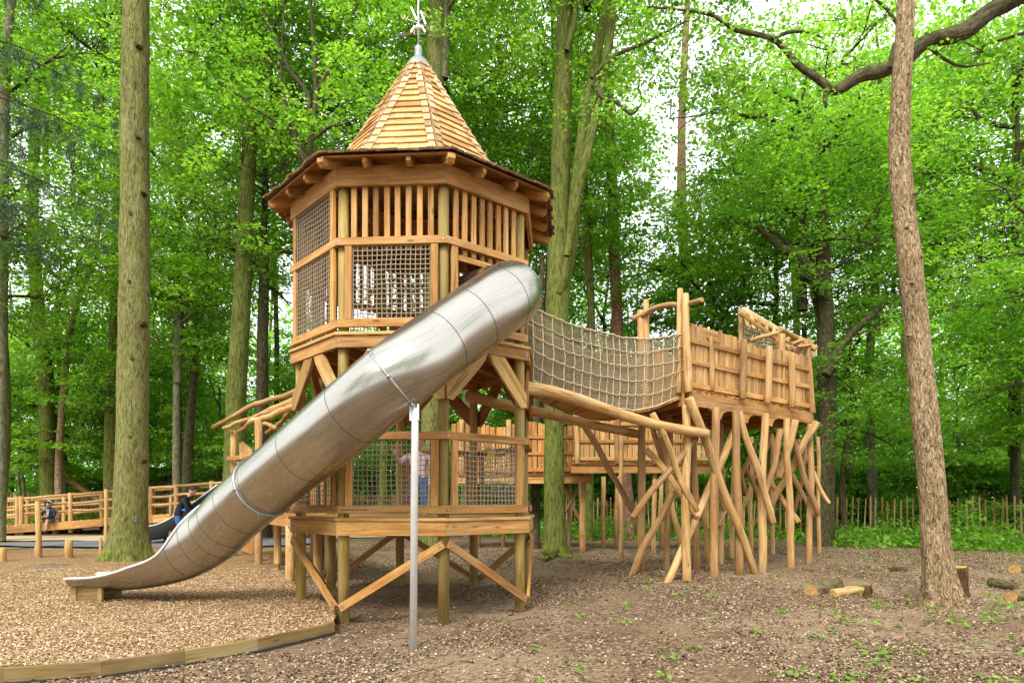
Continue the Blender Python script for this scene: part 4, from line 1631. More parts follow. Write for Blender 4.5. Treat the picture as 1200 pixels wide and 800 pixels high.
# ------------------------------------------------------------------ paling fences
def fence(label, pts_, h, sp, name='paling_fence', pw=.035, lean_=.02, postgap=2.4, mat='paling', band=(.2, .85), cat='fence'):
    c = pts_[len(pts_) // 2]
    f = thing(name, label, cat, (c[0], c[1], gz(*c)))
    mb, wires = MB(), MB()
    acc = 0.
    for i in range(len(pts_) - 1):
        a, b = V((*pts_[i], 0)), V((*pts_[i + 1], 0))
        d = (b - a).normalized(); L = (b - a).length
        n = int(L / sp)
        for k in range(n):
            p = a + d * (L * (k + rng.uniform(.3, .7)) / n)
            z = gz(p.x, p.y)
            w = pw * rng.uniform(.7, 1.25)
            p.z = z + rng.uniform(0, .06)
            top = p + V((rng.gauss(0, lean_) * h, rng.gauss(0, lean_ * .5) * h, h * rng.uniform(.92, 1.06)))
            mb.board(p, top, w, .022, d, .004)
        for t in band:
            wires.tube([V((q.x, q.y + .02, gz(q.x, q.y) + h * t)) for q in (a, a.lerp(b, .5), b)], .006 if pw < .06 else .02, 5)
        m = max(1, int(L / postgap))
        for k in range(m):
            p = a + d * (L * k / m); z = gz(p.x, p.y)
            pole((p.x, p.y + .06, z - .1), (p.x, p.y + .06, z + h * 1.06), .045, .01, 8, root=f, name='fence_post', seg=3)
    part(mb, 'pales', M[mat], f)
    part(wires, 'fence_wire', M['paling'], f)
    return f


fence('pale picket fence running behind the boardwalk on the left', [(-30, 30.5), (-22, 31), (-15, 31.5), (-9, 30.5), (-4.5, 29.5)], 1.28, .13, 'picket_fence', .07, .008)
fence('thin chestnut paling fence half sunk in green nettles on the right', [(0.5, 26.4), (4, 25.6), (7, 24.6), (10.8, 22.6), (15, 19.6), (18.5, 18.2)], 1.36, .17, 'paling_fence', .046, .03)


# ------------------------------------------------------------------ leaves and crowns
def norm(a): return a / np.maximum(1e-9, np.linalg.norm(a, axis=1, keepdims=True))


def leaf_verts(c, out, size, up=.8, jit=.55, droop=.25, asp=.62, hexa=False):
    n = len(c)
    nrm = norm(np.array([[0, 0, up]]) + nrg.normal(0, jit, (n, 3)))
    d = out + nrg.normal(0, .45, (n, 3)) + np.array([[0, 0, -droop]])
    d = norm(d - nrm * np.sum(d * nrm, 1, keepdims=True))
    s = np.cross(nrm, d)
    L = size[:, None]; W = L * asp * .5
    f = nrm * (L * nrg.uniform(-.02, .16, n)[:, None])
    if hexa:
        return np.stack([c, c + d * L * .3 - s * W + f, c + d * L * .72 - s * W * .72 + f * .6, c + d * L - f * .8, c + d * L * .72 + s * W * .72 + f * .6, c + d * L * .3 + s * W + f], 1).reshape(-1, 3)
    return np.stack([c, c + d * L * .45 - s * W + f, c + d * L - f * .4, c + d * L * .45 + s * W + f], 1).reshape(-1, 3)


def spray_leaves(cl, outd, cr, per, size, flat=.13, droop=.26, up=.9, jit=.42, hexa=False, vary=.48, rr=None):
    n = len(cl)
    N = n * per
    c = np.repeat(cl, per, 0); o = np.repeat(outd, per, 0)
    R = np.repeat(cr, per)
    th = nrg.uniform(0, 2 * pi, N); r = np.sqrt(nrg.random(N))
    # elongated along the outward direction
    side = norm(np.stack([-o[:, 1], o[:, 0], np.zeros(N)], 1) + 1e-6)
    along = (np.cos(th) * r * 1.15 * R)[:, None]; acr = (np.sin(th) * r * .8 * R)[:, None]
    p = c + o * along + side * acr
    p[:, 2] += nrg.normal(0, flat, N) * R * .6 - droop * (r ** 2) * R
    sz = size * nrg.uniform(1 - vary, 1 + vary, N)
    ld = norm(p - c + o * (.4 * R)[:, None])
    v = leaf_verts(p, ld, sz, up, jit, .25, .62, hexa)
    base = np.repeat(nrg.random(n) * .55, per) if rr is None else np.repeat(rr, per)
    rn = np.clip(base + nrg.normal(.2, .2, N), 0, 1)
    return v, rn


def twig(mb, a, b, r0, r1, sag=.1, n=4, seg=3):
    a, b = V(a), V(b)
    L = (b - a).length
    w = V((rng.gauss(0, .09), rng.gauss(0, .09), rng.gauss(0, .06) + sag)) * L
    p = []
    for i in range(seg + 1):
        t = i / seg
        p.append(a.lerp(b, t) + w * (4 * t * (1 - t)) * .5)
    mb.tube(p, [r0 + (r1 - r0) * i / seg for i in range(seg + 1)], n, caps=False)


def make_crown(name, rx, ry, rz, ncl, per, leaf, cr, seed, lmat, bmat, nlimb=11, gap=.0, flat=.13, hexa=False, lowbias=0., trunk=True, tr=.14):
    global rng, nrg
    rng = random.Random(seed); nrg = np.random.default_rng(seed)
    limbs = []
    mb = MB()
    if trunk:
        tp_ = [V((rng.uniform(-.12, .12), rng.uniform(-.12, .12), -rz + 1.75 * rz * i / 7)) for i in range(8)]
        tp_[0] = V((0, 0, -rz - .3))
        mb.tube(tp_, list(np.linspace(tr, .03, 8)), 8, caps=False)
    for i in range(nlimb):
        z0 = -rz * .9 + rz * 1.5 * (i + rng.random() * .6) / nlimb
        az = i * 2.4 + rng.uniform(-.4, .4)
        el = rng.uniform(.15, .8)
        reach = sqrt(max(.12, 1 - (z0 / rz) ** 2)) * rng.uniform(.7, 1.0)
        p = V((0, 0, z0)); pts_ = [p]
        d = V((cos(az) * cos(el), sin(az) * cos(el), sin(el)))
        L = reach * max(rx, ry) * .95
        sg = 7
        for k in range(sg):
            d = (d + V((rng.gauss(0, .2), rng.gauss(0, .2), rng.gauss(-.06, .14)))).normalized()
            p = p + V((d.x * L / sg, d.y * L / sg, d.z * L / sg))
            pts_.append(p)
        r0 = tr * .5
        mb.tube(pts_, [r0 * (1 - k / (sg + .6)) + .006 for k in range(sg + 1)], 6, caps=False)
        limbs += pts_[1:]
        # side branches
        for k in (2, 3, 4, 5):
            q = pts_[k]; a2 = az + rng.choice((-1, 1)) * rng.uniform(.5, 1.2)
            e = q + V((cos(a2), sin(a2), rng.uniform(-.1, .5))) * L * rng.uniform(.25, .45)
            twig(mb, q, e, r0 * .45, .008, .1, 5, 4)
            limbs += [q.lerp(e, .5), e]
    LA = np.array([tuple(q) for q in limbs])
    cl = []
    o = rng.random() * 90
    while len(cl) < ncl:
        p = nrg.normal(0, 1, 3); p /= np.linalg.norm(p)
        r = nrg.random() ** (1 / 2.6)
        q = p * r
        if lowbias and q[2] > 0 and nrg.random() < lowbias * q[2]: continue
        q = q * np.array([rx, ry, rz])
        nz_ = mnoise.noise(V(q * .55 + o))
        if nz_ < gap - .06: continue
        cl.append(q)
    cl = np.array(cl)
    outd = np.zeros_like(cl)
    for i, q in enumerate(cl):
        j = np.argmin(np.sum((LA - q) ** 2, 1))
        # pull far clumps towards the wood that carries them
        v = q - LA[j]; dist = np.linalg.norm(v)
        if dist > cr * 2.0: q = LA[j] + v / dist * cr * 2.0; cl[i] = q
        if dist > .15: twig(mb, LA[j], q, .014, .004, .12, 4, 3)
        h = np.array([v[0], v[1], 0]) + np.array([q[0] / rx, q[1] / ry, 0]) * .3
        outd[i] = h / max(1e-6, np.linalg.norm(h))
    v, rn = spray_leaves(cl, outd, cr * nrg.uniform(.65, 1.25, len(cl)), per, leaf, flat, hexa=hexa)
    if hexa: me = quads_mesh(name, v, 6, [(0, 1, 2, 3), (0, 3, 4, 5)], rn, lmat)
    else: me = quads_mesh(name, v, 4, [(0, 1, 2, 3)], rn, lmat)
    bo = mb.build('branches', bmat)
    bm_ = bo.data
    bpy.data.objects.remove(bo)
    return me, bm_


CT = {}
CT['tall'] = make_crown('crown', 4.2, 4.2, 5.6, 400, 70, .135, .85, 101, M['leaf'], M['bark_dark'], 13)
CT['tall2'] = make_crown('crown', 3.8, 4.4, 6.2, 380, 70, .13, .85, 102, M['leaf_lime'], M['bark_grey'], 13, .03)
CT['broad'] = make_crown('crown', 4.6, 4.0, 3.8, 380, 62, .12, .78, 103, M['leaf_b'], M['bark_dark'], 12)
CT['young'] = make_crown('crown', 2.7, 2.6, 2.9, 230, 66, .125, .62, 104, M['leaf_b'], M['bark_dark'], 9, tr=.07)
CT['young2'] = make_crown('crown', 2.4, 2.6, 3.2, 220, 66, .12, .60, 105, M['leaf_lime'], M['bark_grey'], 9, tr=.06)
CT['shrub'] = make_crown('crown', 1.7, 1.5, 1.35, 150, 62, .105, .45, 106, M['leaf_b'], M['bark_dark'], 8, tr=.035)
CT['near'] = make_crown('crown', 3.2, 2.6, 3.0, 330, 62, .088, .62, 107, M['leaf_lime'], M['bark_dark'], 13, .02, hexa=True, tr=.10)


def put_crown(root, kind, loc, sc=(1, 1, 1), rz=0.):
    for nm, me in zip(('crown', 'branches'), CT[kind]):
        o = link(nm, me, root, V(loc) - V(root.location))
        o.scale = sc if hasattr(sc, '__len__') else (sc, sc, sc)
        o.rotation_euler = (0, 0, rz)


def trunk_px(root, pts_, Y, mat, n=14, wob=.08, flare=0., name='trunk', Ys=None, seg=6, lobes=5):
    """trunk measured as (pixel x, pixel y, pixel width) at distance Y"""
    q = []
    for i, (px, py, w) in enumerate(pts_):
        y = Y if Ys is None else Ys[i]
        p = P(px, py, y)
        q.append((p.x, p.y, p.z, w / 2 * y / F))
    q = spline(q, seg)
    mb = MB()
    pl = [V(p[:3]) for p in q]
    rad = [max(.006, p[3]) for p in q]
    mb.tube(pl, rad, n, wob=wob, caps=False)
    if flare:                            # buttressed foot
        b = pl[0]
        nv = len(q) * n
        for i in range(len(q)):
            h = pl[i].z - b.z
            k = flare * math.exp(-h / .28)
            if k < .01: continue
            for j in range(n):
                idx = i * n + j
                v = V(mb.v[idx]); d = v - pl[i]
                th = 2 * pi * j / n
                m = 1 + k * (.45 + .55 * cos(lobes * th + 1.1) + .25 * cos(3 * th))
                mb.v[idx] = tuple(pl[i] + d * max(.7, m))
    return part(mb, name, mat, root)


def tree(name, label, base_px, trunk_pts, Y, mat, crowns=(), group=None, zf=gz, **kw):
    x = (base_px - 600) / F * Y
    z = zf(Y) if zf is zc else zf(x, Y)
    t = thing(name, label, 'tree', (x, Y, z - .05), group)
    py0 = YH - F * (z - .12 - EYE) / Y
    tp_ = [(trunk_pts[0][0], py0, trunk_pts[0][2])] + list(trunk_pts[1:])
    trunk_px(t, tp_, Y, mat, **kw)
    for c in crowns:
        put_crown(t, *c)
    return t


def W(px, py, Y): return P(px, py, Y)


rng = random.Random(77); nrg = np.random.default_rng(78)

# --- trees with a trunk of their own in the picture
t = tree('beech_tree', 'big mossy furrowed tree trunk with flared green roots standing in the wood chips', 150,
         [(150, 655, 52), (150, 630, 43), (152, 600, 38), (155, 520, 35), (157, 400, 33), (158, 250, 32), (158, 120, 30), (159, 0, 28), (160, -140, 25), (160, -330, 20)], 14.9, M['bark_big'],
         [('tall', W(165, -420, 14.9), .9, 1.)], zf=zc, n=40, wob=.10, flare=.55, seg=12)
mb = MB()
p = P(159, 611, 14.55); mb.sphere(p, .028, 8, 5); part(mb, 'blue_paint_dot', M['blue_paint'], t)
for px, py, r in ((160, 52, .055), (153, 250, .05), (165, 378, .06), (155, 420, .045), (149, 465, .04), (152, 512, .05), (166, 540, .04), (152, 330, .04), (160, 160, .045), (166, 225, .04)):
    mb = MB()
    c = P(px, py, 14.62)
    mb.tube([c + V((0, .14, 0)), c + V((0, -.03, .0))], [r * 1.2, r * .8], 10, wob=.2); part(mb, 'branch_scar', M['burnt'], t)

tree('spruce_tree', 'thin straight trunk cut by the left edge of the photo', 3, [(0, 600, 12), (1, 500, 12), (3, 350, 11), (4, 180, 11), (8, 60, 10), (18, -40, 9)], 22, M['bark_grey'])
tree('beech_tree', 'curving slender mossy trunk rising behind the seated child', 60,
     [(60, 600, 20), (57, 540, 19), (54, 450, 17), (47, 390, 15), (40, 300, 13), (38, 230, 12), (42, 150, 11), (52, 90, 9), (66, 30, 7)], 28.5, M['bark_mid'],
     [('tall2', W(55, 60, 28.5), .85, 2.)], flare=.3)
tree('ash_tree', 'straight dark green trunk half hidden behind the big mossy trunk', 130,
     [(130, 600, 17), (131, 500, 16), (135, 400, 14), (137, 300, 13), (139, 200, 11), (142, 60, 9), (144, -60, 6)], 27.5, M['bark_mid'], [('tall', W(120, 20, 27.5), .95, 4.)], flare=.3)
tree('birch_tree', 'thin pale crooked trunk between the curving mossy trunk and the big one', 68,
     [(70, 600, 9), (69, 540, 8), (74, 470, 8), (80, 400, 7), (92, 350, 6), (104, 320, 6), (112, 295, 5), (118, 250, 3)], 28, M['bark_pine'])
tree('lime_tree', 'tall grey green trunk rising behind the slide left of the turret', 276,
     [(274, 600, 26), (275, 540, 25), (277, 460, 23), (282, 380, 21), (286, 300, 20), (289, 230, 18), (296, 140, 16), (308, 60, 14), (322, -20, 11)], 21.5, M['bark_mid'],
     [('tall2', W(318, -90, 21.5), 1., 0.7)], flare=.3)
tree('hazel_tree', 'thin forked trunk between the big mossy trunk and the slide', 220,
     [(219, 600, 14), (220, 540, 12), (224, 480, 10), (228, 430, 9), (233, 370, 8), (238, 320, 6), (242, 280, 4)], 26.5, M['bark_dark'], [('young', W(230, 330, 26.5), 1.15, .3)])
tree('hazel_tree', 'second thin stem beside the forked trunk left of the slide', 211,
     [(212, 600, 9), (210, 540, 8), (209, 480, 8), (208, 430, 6), (210, 380, 4)], 27, M['bark_dark'])

# central multi-stemmed tree behind the bridge
ct = tree('sycamore_tree', 'large green multi stemmed tree just right of the tower behind the rope bridge', 650,
          [(650, 650, 34), (650, 632, 27), (650, 600, 24), (649, 560, 24), (650, 480, 24), (652, 400, 26), (654, 330, 28), (656, 240, 24), (658, 150, 22), (661, 60, 20), (664, -40, 18), (668, -160, 14)], 16.6, M['bark_mid'],
          [('tall', W(690, -260, 16.6), .95, 2.5)], n=26, flare=.55, wob=.08, seg=10)
trunk_px(ct, [(654, 345, 12), (668, 300, 14), (674, 230, 14), (684, 150, 13), (698, 70, 12), (712, 0, 11), (726, -90, 8)], 16.4, M['bark_mid'], n=12, name='stem')
trunk_px(ct, [(664, 300, 8), (676, 230, 11), (690, 170, 11), (703, 110, 10), (714, 50, 9), (722, -20, 8), (730, -90, 6)], 16.0, M['bark_mid'], n=12, name='stem')
trunk_px(ct, [(664, 60, 7), (674, 20, 8), (680, -40, 7)], 16.3, M['bark_mid'], n=10, name='stem')
trunk_px(ct, [(693, 92, 5), (708, 76, 5), (728, 62, 4.5), (752, 52, 4), (780, 38, 3), (806, 24, 2.5)], 15.8, M['bark_dark'], n=8, name='limb')
trunk_px(ct, [(694, 100, 4.5), (707, 116, 4), (722, 120, 4), (740, 134, 3), (752, 122, 2)], 15.8, M['bark_dark'], n=8, name='limb')
for (a, b, c) in (((640, 651), (662, 655), (690, 657)), ((652, 652), (640, 660), (622, 652))):
    mb = MB(); mb.tube([G(*a) + V((0, 0, .06)), G(*b) + V((0, 0, .05)), G(*c) + V((0, 0, -.02))], [.09, .06, .03], 8, wob=.2); part(mb, 'root', M['bark_mid'], ct)
tree('sycamore_tree', 'mossy trunk showing in the canopy directly right of the weather vane', 512,
     [(505, 600, 24), (506, 450, 24), (508, 300, 23), (508, 150, 22), (510, 60, 21), (513, 0, 20), (516, -80, 17)], 17.5, M['bark_big'], [('tall2', W(520, -160, 17.5), .85, 3.3)], n=20)
tree('alder_tree', 'dark trunk in shade between the tower legs and the mossy sycamore', 627, [(627, 640, 12), (627, 600, 11), (628, 540, 11), (629, 480, 9), (632, 380, 8), (636, 300, 5)], 18.9, M['bark_dark'])
tree('larch_tree', 'slim green trunk between the mossy sycamore and the red pine', 692, [(690, 600, 10), (691, 480, 10), (693, 380, 9), (690, 300, 8), (686, 220, 7), (682, 140, 5)], 22.5, M['bark_mid'], [('young2', W(688, 210, 22.5), 1., 1.)])
tree('pine_tree', 'reddish straight pine trunk rising above the middle of the rope bridge', 728,
     [(737, 630, 17), (734, 580, 16), (728, 500, 14), (724, 390, 13), (720, 300, 13), (717, 200, 12), (714, 130, 10), (712, 60, 8), (712, -30, 5)], 23.5, M['bark_red'], flare=.25)
tree('pine_tree', 'pale pine trunk standing against the white sky gap', 800,
     [(806, 600, 13), (804, 450, 12), (802, 330, 12), (799, 230, 11), (799, 140, 9), (802, 70, 8), (805, 10, 7), (808, -60, 5)], 27, M['bark_red'])
dk = tree('oak_tree', 'dark spreading oak directly behind the right end of the lookout platform', 962,
          [(962, 640, 28.8), (965, 600, 23.2), (968, 540, 20.8), (969, 470, 20.0), (968, 400, 19.2), (966, 340, 17.6), (964, 270, 13.6), (963, 215, 11.2), (961, 180, 10.4)], 20, M['bark_dark'],
          [('broad', W(940, 200, 20), (1.05, 1, 1.), .4)], n=18, flare=.4)
for pl, y in (([(966, 345, 15), (940, 305, 12), (915, 290, 9), (890, 268, 6), (872, 262, 4)], 19.6), ([(968, 440, 12), (990, 400, 10), (1015, 375, 8), (1045, 350, 6), (1085, 340, 4)], 19.5),
              ([(962, 185, 10), (945, 168, 8), (925, 160, 6), (905, 162, 4), (884, 172, 3)], 20), ([(961, 180, 10), (968, 150, 8), (990, 138, 6), (1040, 128, 4)], 20),
              ([(967, 380, 10), (955, 350, 8), (950, 320, 6), (954, 270, 5)], 20.3), ([(962, 180, 9), (950, 140, 7), (934, 120, 5), (905, 108, 3)], 20.4),
              ([(956, 600, 14), (952, 560, 13), (948, 500, 11), (944, 440, 8), (942, 380, 5)], 21)):
    trunk_px(dk, pl, y, M['bark_dark'], n=9, name='limb', wob=.12)

# leaning pine at the right in front
rp = tree('pine_tree', 'pale plated pine trunk leaning left in the right foreground', 1103,
          [(1104, 712, 37.8), (1102, 690, 33.5), (1097, 640, 30.1), (1092, 570, 29.2), (1083, 480, 28.4), (1076, 400, 26.7), (1068, 320, 24.9), (1059, 240, 24.1), (1054, 180, 23.2), (1056, 110, 21.5), (1060, 40, 19.8), (1063, -40, 18.1), (1066, -200, 14.6)], 9.35, M['bark_pine'],
          n=44, wob=.07, flare=.95, seg=12, lobes=6)
for px, py in ((1070, 330), (1068, 392), (1074, 225), (1086, 440), (1081, 300), (1064, 265), (1092, 520)):
    mb = MB(); c = P(px, py, 9.19); mb.tube([c + V((0, .08, 0)), c + V((0, -.02, -.004))], [.03, .016], 9, wob=.25); part(mb, 'knot', M['bark_pine'], rp)

# oak beyond the right edge whose big limb enters at the top
ok = thing('oak_tree', 'oak whose thick rugged limb reaches in from the top right corner', 'tree', (11.8, 12, gz(11.8, 12)))
trunk_px(ok, [(1388, 690, 62), (1386, 600, 46), (1385, 400, 42), (1384, 200, 40), (1370, 20, 34), (1345, -160, 26)], 12, M['bark_dark'], n=18, flare=.4)
trunk_px(ok, [(1384, 60, 28), (1310, 0, 26), (1240, -22, 24), (1180, 2, 21), (1152, 20, 19), (1128, 37, 19), (1085, 50, 17), (1058, 72, 17), (1030, 84, 15), (1006, 90, 14), (985, 104, 12), (972, 106, 10)], 12, M['bark_dark'], n=14, name='limb', wob=.2, seg=8)
for pl, y in (([(975, 106, 9), (958, 92, 9), (935, 76, 8), (920, 58, 7), (905, 46, 6), (885, 40, 6), (860, 34, 5), (834, 18, 4), (800, 12, 3), (755, 8, 2)], 11.9), ([(905, 46, 4), (925, 38, 4), (948, 38, 3), (965, 45, 2)], 11.8),
              ([(1042, 80, 6), (1048, 55, 6), (1056, 38, 5), (1040, 12, 4), (1026, 0, 3)], 11.9), ([(968, 108, 7), (967, 118, 6), (968, 126, 3)], 11.95),
              ([(1085, 52, 5), (1108, 70, 3.5), (1130, 78, 2.5), (1160, 74, 2)], 12.1), ([(1240, -22, 8), (1220, 30, 6), (1196, 40, 4), (1170, 48, 3)], 12.3)):
    trunk_px(ok, pl, y, M['bark_dark'], n=8, name='limb', wob=.15)


def leaf_sprays(root, spots, per, size, cr, mat, name='crown', twr=.006, hexa=True, hang=.5):
    cl = np.array([tuple(p) for p in spots])
    az = nrg.uniform(0, 2 * pi, len(cl))
    od = np.stack([np.cos(az), np.sin(az), np.zeros(len(cl))], 1)
    v, rn = spray_leaves(cl, od, cr * nrg.uniform(.6, 1.3, len(cl)), per, size, .22, .25, hexa=hexa)
    me = quads_mesh(name, v, 6, [(0, 1, 2, 3), (0, 3, 4, 5)], rn, mat) if hexa else quads_mesh(name, v, 4, [(0, 1, 2, 3)], rn, mat)
    off_ = _world_loc(root)
    o = link(name, me, root, -V(root.location))
    mb = MB()
    for c, d in zip(cl, od):
        c = V(c); d = V(d)
        a = c - d * cr * rng.uniform(.8, 1.6) + V((0, 0, rng.uniform(.1, .4) * hang))
        twig(mb, a, c + d * cr * .6, twr, .002, .1, 4, 4)
    tag(part(mb, 'twigs', M['bark_dark'], root), kind='stuff')
    return o


sp_ = []
for _ in range(190):
    px, py = nrg.uniform(700, 1330), nrg.uniform(-110, 135)
    if nrg.random() < sstep(20, 140, py) * .75: continue
    if mnoise.noise(V((px * .012, py * .014, 4))) < -.08: continue
    sp_.append(W(px, py, nrg.uniform(10.6, 13.6)))
leaf_sprays(ok, sp_, 40, .075, .36, M['leaf_lime'])

sp_ = []
for _ in range(70):
    px, py = nrg.uniform(690, 870), nrg.uniform(-60, 115)
    sp_.append(W(px, py, nrg.uniform(15.5, 18)))
for _ in range(45):
    px, py = nrg.uniform(815, 900), nrg.uniform(90, 250)
    sp_.append(W(px, py, nrg.uniform(17.5, 19)))
for _ in range(120):
    px, py = nrg.normal(985, 70), nrg.uniform(150, 560)
    if mnoise.noise(V((px * .015, py * .015, 40))) < -.05 or px < 880 and py > 330: continue
    sp_.append(W(px, py, nrg.uniform(17.2, 19.4)))
leaf_sprays(dk, sp_, 50, .095, .48, M['leaf'])

# dark forked tree behind the left side of the turret
ft = tree('maple_tree', 'dark forked branches spreading through bright leaves left of the turret roof', 374,
          [(374, 640, 16), (374, 500, 15), (372, 350, 14), (370, 250, 13), (362, 200, 12), (352, 180, 10)], 15, M['bark_dark'], n=12)
for pl in ([(354, 186, 9), (346, 158, 8), (345, 150, 8), (362, 128, 7), (357, 105, 6), (340, 85, 6), (325, 52, 5), (312, 22, 4), (300, -8, 3), (292, -40, 2)], [(346, 155, 6), (338, 132, 5), (330, 100, 4), (331, 60, 3), (332, 20, 2.5), (334, -20, 2)],
           [(360, 200, 8), (366, 150, 7), (370, 110, 6), (368, 60, 5), (365, 20, 4), (362, -20, 3)], [(370, 110, 4), (384, 85, 3.5), (398, 60, 3), (405, 30, 2.5), (420, 5, 2)],
           [(346, 156, 5), (320, 140, 4), (300, 128, 3), (275, 108, 3), (250, 90, 2)], [(364, 165, 5), (385, 150, 4), (400, 146, 3), (418, 140, 2)], [(340, 85, 3.5), (318, 74, 3), (296, 70, 2), (272, 66, 1.6)]):
    trunk_px(ft, pl, 15, M['bark_dark'], n=8, name='limb', wob=.12)
sp_ = []
for _ in range(300):
    px, py = nrg.normal(345, 85), nrg.normal(60, 105)
    if py > 330 or mnoise.noise(V((px * .013, py * .013, 9))) < -.1: continue
    sp_.append(W(px, py, nrg.uniform(13.6, 16.6)))
leaf_sprays(ft, sp_, 44, .088, .42, M['leaf_lime'])

# leaves of the sycamore's lower limbs around the white gap and over the turret
sp_ = []
for _ in range(200):
    px, py = nrg.uniform(560, 860), nrg.uniform(-60, 150)
    if mnoise.noise(V((px * .011, py * .013, 21))) < -.05: continue
    if 690 < px < 800 and py > 105: continue
    sp_.append(W(px, py, nrg.uniform(14.5, 17.5)))
leaf_sprays(ct, sp_, 40, .085, .42, M['leaf'])

# drooping spruce at the upper left
sc_ = thing('spruce_tree', 'grey green drooping spruce sprays hanging in the upper left corner', 'tree', (-13.2, 17, gz(-13.2, 17)))
trunk_px(sc_, [(-30, 660, 30), (-30, 400, 26), (-28, 100, 20), (-26, -150, 14), (-24, -400, 6)], 17, M['bark_grey'], n=10)
mb = MB(); cl, od = [], []
for i in range(34):
    z0 = W(0, nrg.uniform(-230, 330), 17).z
    p = V((-13.4, 17, z0)); az = rng.uniform(-1.0, .5)
    L = rng.uniform(1.4, 3.6)
    d = V((cos(az), sin(az), rng.uniform(-.25, .05)))
    pts_ = [p]
    for k in range(7):
        d = (d + V((rng.gauss(0, .08), rng.gauss(0, .1), -.05))).normalized()
        p = p + d * L / 7; pts_.append(p)
        if k > 1:
            for s in range(2):
                q = p + V((rng.gauss(0, .12), rng.gauss(0, .12), -rng.uniform(.1, .75)))
                twig(mb, p, q, .006, .002, 0, 4, 2)
                for e in range(7):
                    t_ = rng.random()
                    cl.append(tuple(p.lerp(q, t_))); od.append((rng.gauss(0, .4), rng.gauss(0, .4), -1))
    mb.tube(pts_, list(np.linspace(.026, .006, 8)), 5, caps=False)
part(mb, 'branches', M['bark_dark'], sc_)
cl, od = np.array(cl), norm(np.array(od))
N = len(cl); per = 16
c = np.repeat(cl, per, 0) + nrg.normal(0, .05, (N * per, 3)); o_ = np.repeat(od, per, 0)
v = leaf_verts(c, o_, nrg.uniform(.05, .12, N * per), .2, .8, .5, .13)
o = link('crown', quads_mesh('crown', v, 4, [(0, 1, 2, 3)], np.clip(np.repeat(nrg.random(N), per) + nrg.normal(0, .2, N * per), 0, 1), M['needle']), sc_, -V(sc_.location))


# --- woodland behind: tall canopy trees and young trees, one group each
def wood_tree(name, label, group, kind, x, y, zcn, sc, tw, mat):
    z0 = gz(x, y)
    t = thing(name, label, 'tree', (x, y, z0), group)
    ry = {'tall': 5.6, 'tall2': 6.2, 'broad': 3.8, 'young': 2.9, 'young2': 3.2, 'shrub': 1.35, 'near': 3.}[kind]
    s = sc if hasattr(sc, '__len__') else (sc, sc, sc)
    top = zcn - ry * s[2] * .6
    mb = MB()
    k = 6
    bx, by = rng.uniform(-.5, .5), rng.uniform(-.4, .4)
    mb.tube([(x + bx * sin(pi * i / k) * .6, y + by * sin(pi * i / k) * .6, z0 - .1 + (top - z0 + .1) * i / k) for i in range(k + 1)], list(np.linspace(tw, tw * .7, k + 1)), 9, wob=.08, caps=False)
    if top > z0 + .3: part(mb, 'trunk', mat, t)
    put_crown(t, kind, (x, y, zcn), s, rng.uniform(0, 6.28))
    return t


BK = [M['bark_mid'], M['bark_grey'], M['bark_dark']]
lab1 = ('canopy_tree', 'tall slender leafy tree in the woodland canopy behind the playground', 'tall canopy trees behind the playground')
spots = [(-17, 22.5, 10), (-12.5, 25.5, 13), (-8.5, 23.5, 11.5), (-4.8, 25, 15), (-1.6, 24.5, 12), (1.4, 23, 15), (9.8, 25.5, 8.2), (12.6, 23.6, 13.5), (15.8, 21.5, 9), (18.4, 25, 14)]
spots += [(-19, 34, 18), (-11.5, 33, 17.5), (-4, 34, 18.5), (2.5, 34, 17.5), (13.5, 33, 18), (19.5, 34, 17), (-20, 30, 8.5), (-15.5, 31.5, 7), (4.3, 31, 8.2), (1.0, 29.5, 9.5)]
for i, (x, y, z) in enumerate(spots):
    wood_tree(*lab1, ('tall', 'tall2')[i % 2], x, y, z + (2.2 if z < 12.5 and y < 28 else 0), rng.uniform(.9, 1.15), rng.uniform(.14, .24), BK[i % 3])
lab2 = ('young_tree', 'young bushy tree filling the green understorey behind the fences', 'young understorey trees behind the fences')
x = -24
i = 0
for row, (y, dx) in enumerate(((29, 3.9), (36, 5.5))):
    x = -y * .85
    while x < y * .85:
        yy = y + rng.uniform(-1.2, 1.2)
        wood_tree(*lab2, ('young', 'young2')[(i + (i // 3)) % 2], x, yy, gz(x, yy) + rng.uniform(2.6, 6.5) + row * .7, rng.uniform(.9, 1.3), rng.uniform(.05, .1), BK[i % 3])
        x += dx * rng.uniform(.75, 1.25); i += 1
lab3 = ('shrub', 'low leafy shrub growing along the foot of the woodland fences', 'low shrubs along the woodland fences')
for j in range(34):
    x = -22 + 44 * (j + rng.random() * .7) / 34
    y = (32.6 if x < -3 else 28.2 if x < 8 else 27.2 - (x - 8) * .55) + rng.uniform(0, 2.2)
    t = wood_tree(*lab3, 'shrub', x, y, gz(x, y) + rng.uniform(.7, 1.5), rng.uniform(.8, 1.3), .03, BK[2])
    t['category'] = 'shrub'
for x, y, z, s_ in ((-16, -13, 9, 1.1), (-9, -17, 11, 1.1), (-2.5, -15, 10, 1.), (4.5, -18, 12, 1.1), (10.5, -13, 9, 1.), (16, -9, 10, 1.), (-20, -5, 10, 1.1)):  # out of view behind the camera, added so the slide has trees to reflect
    wood_tree('canopy_tree', 'unseen tall leafy tree added behind the camera for the slide to reflect', 'unseen trees added behind the camera', 'tall', x, y, z, s_, .2, M['bark_mid'])
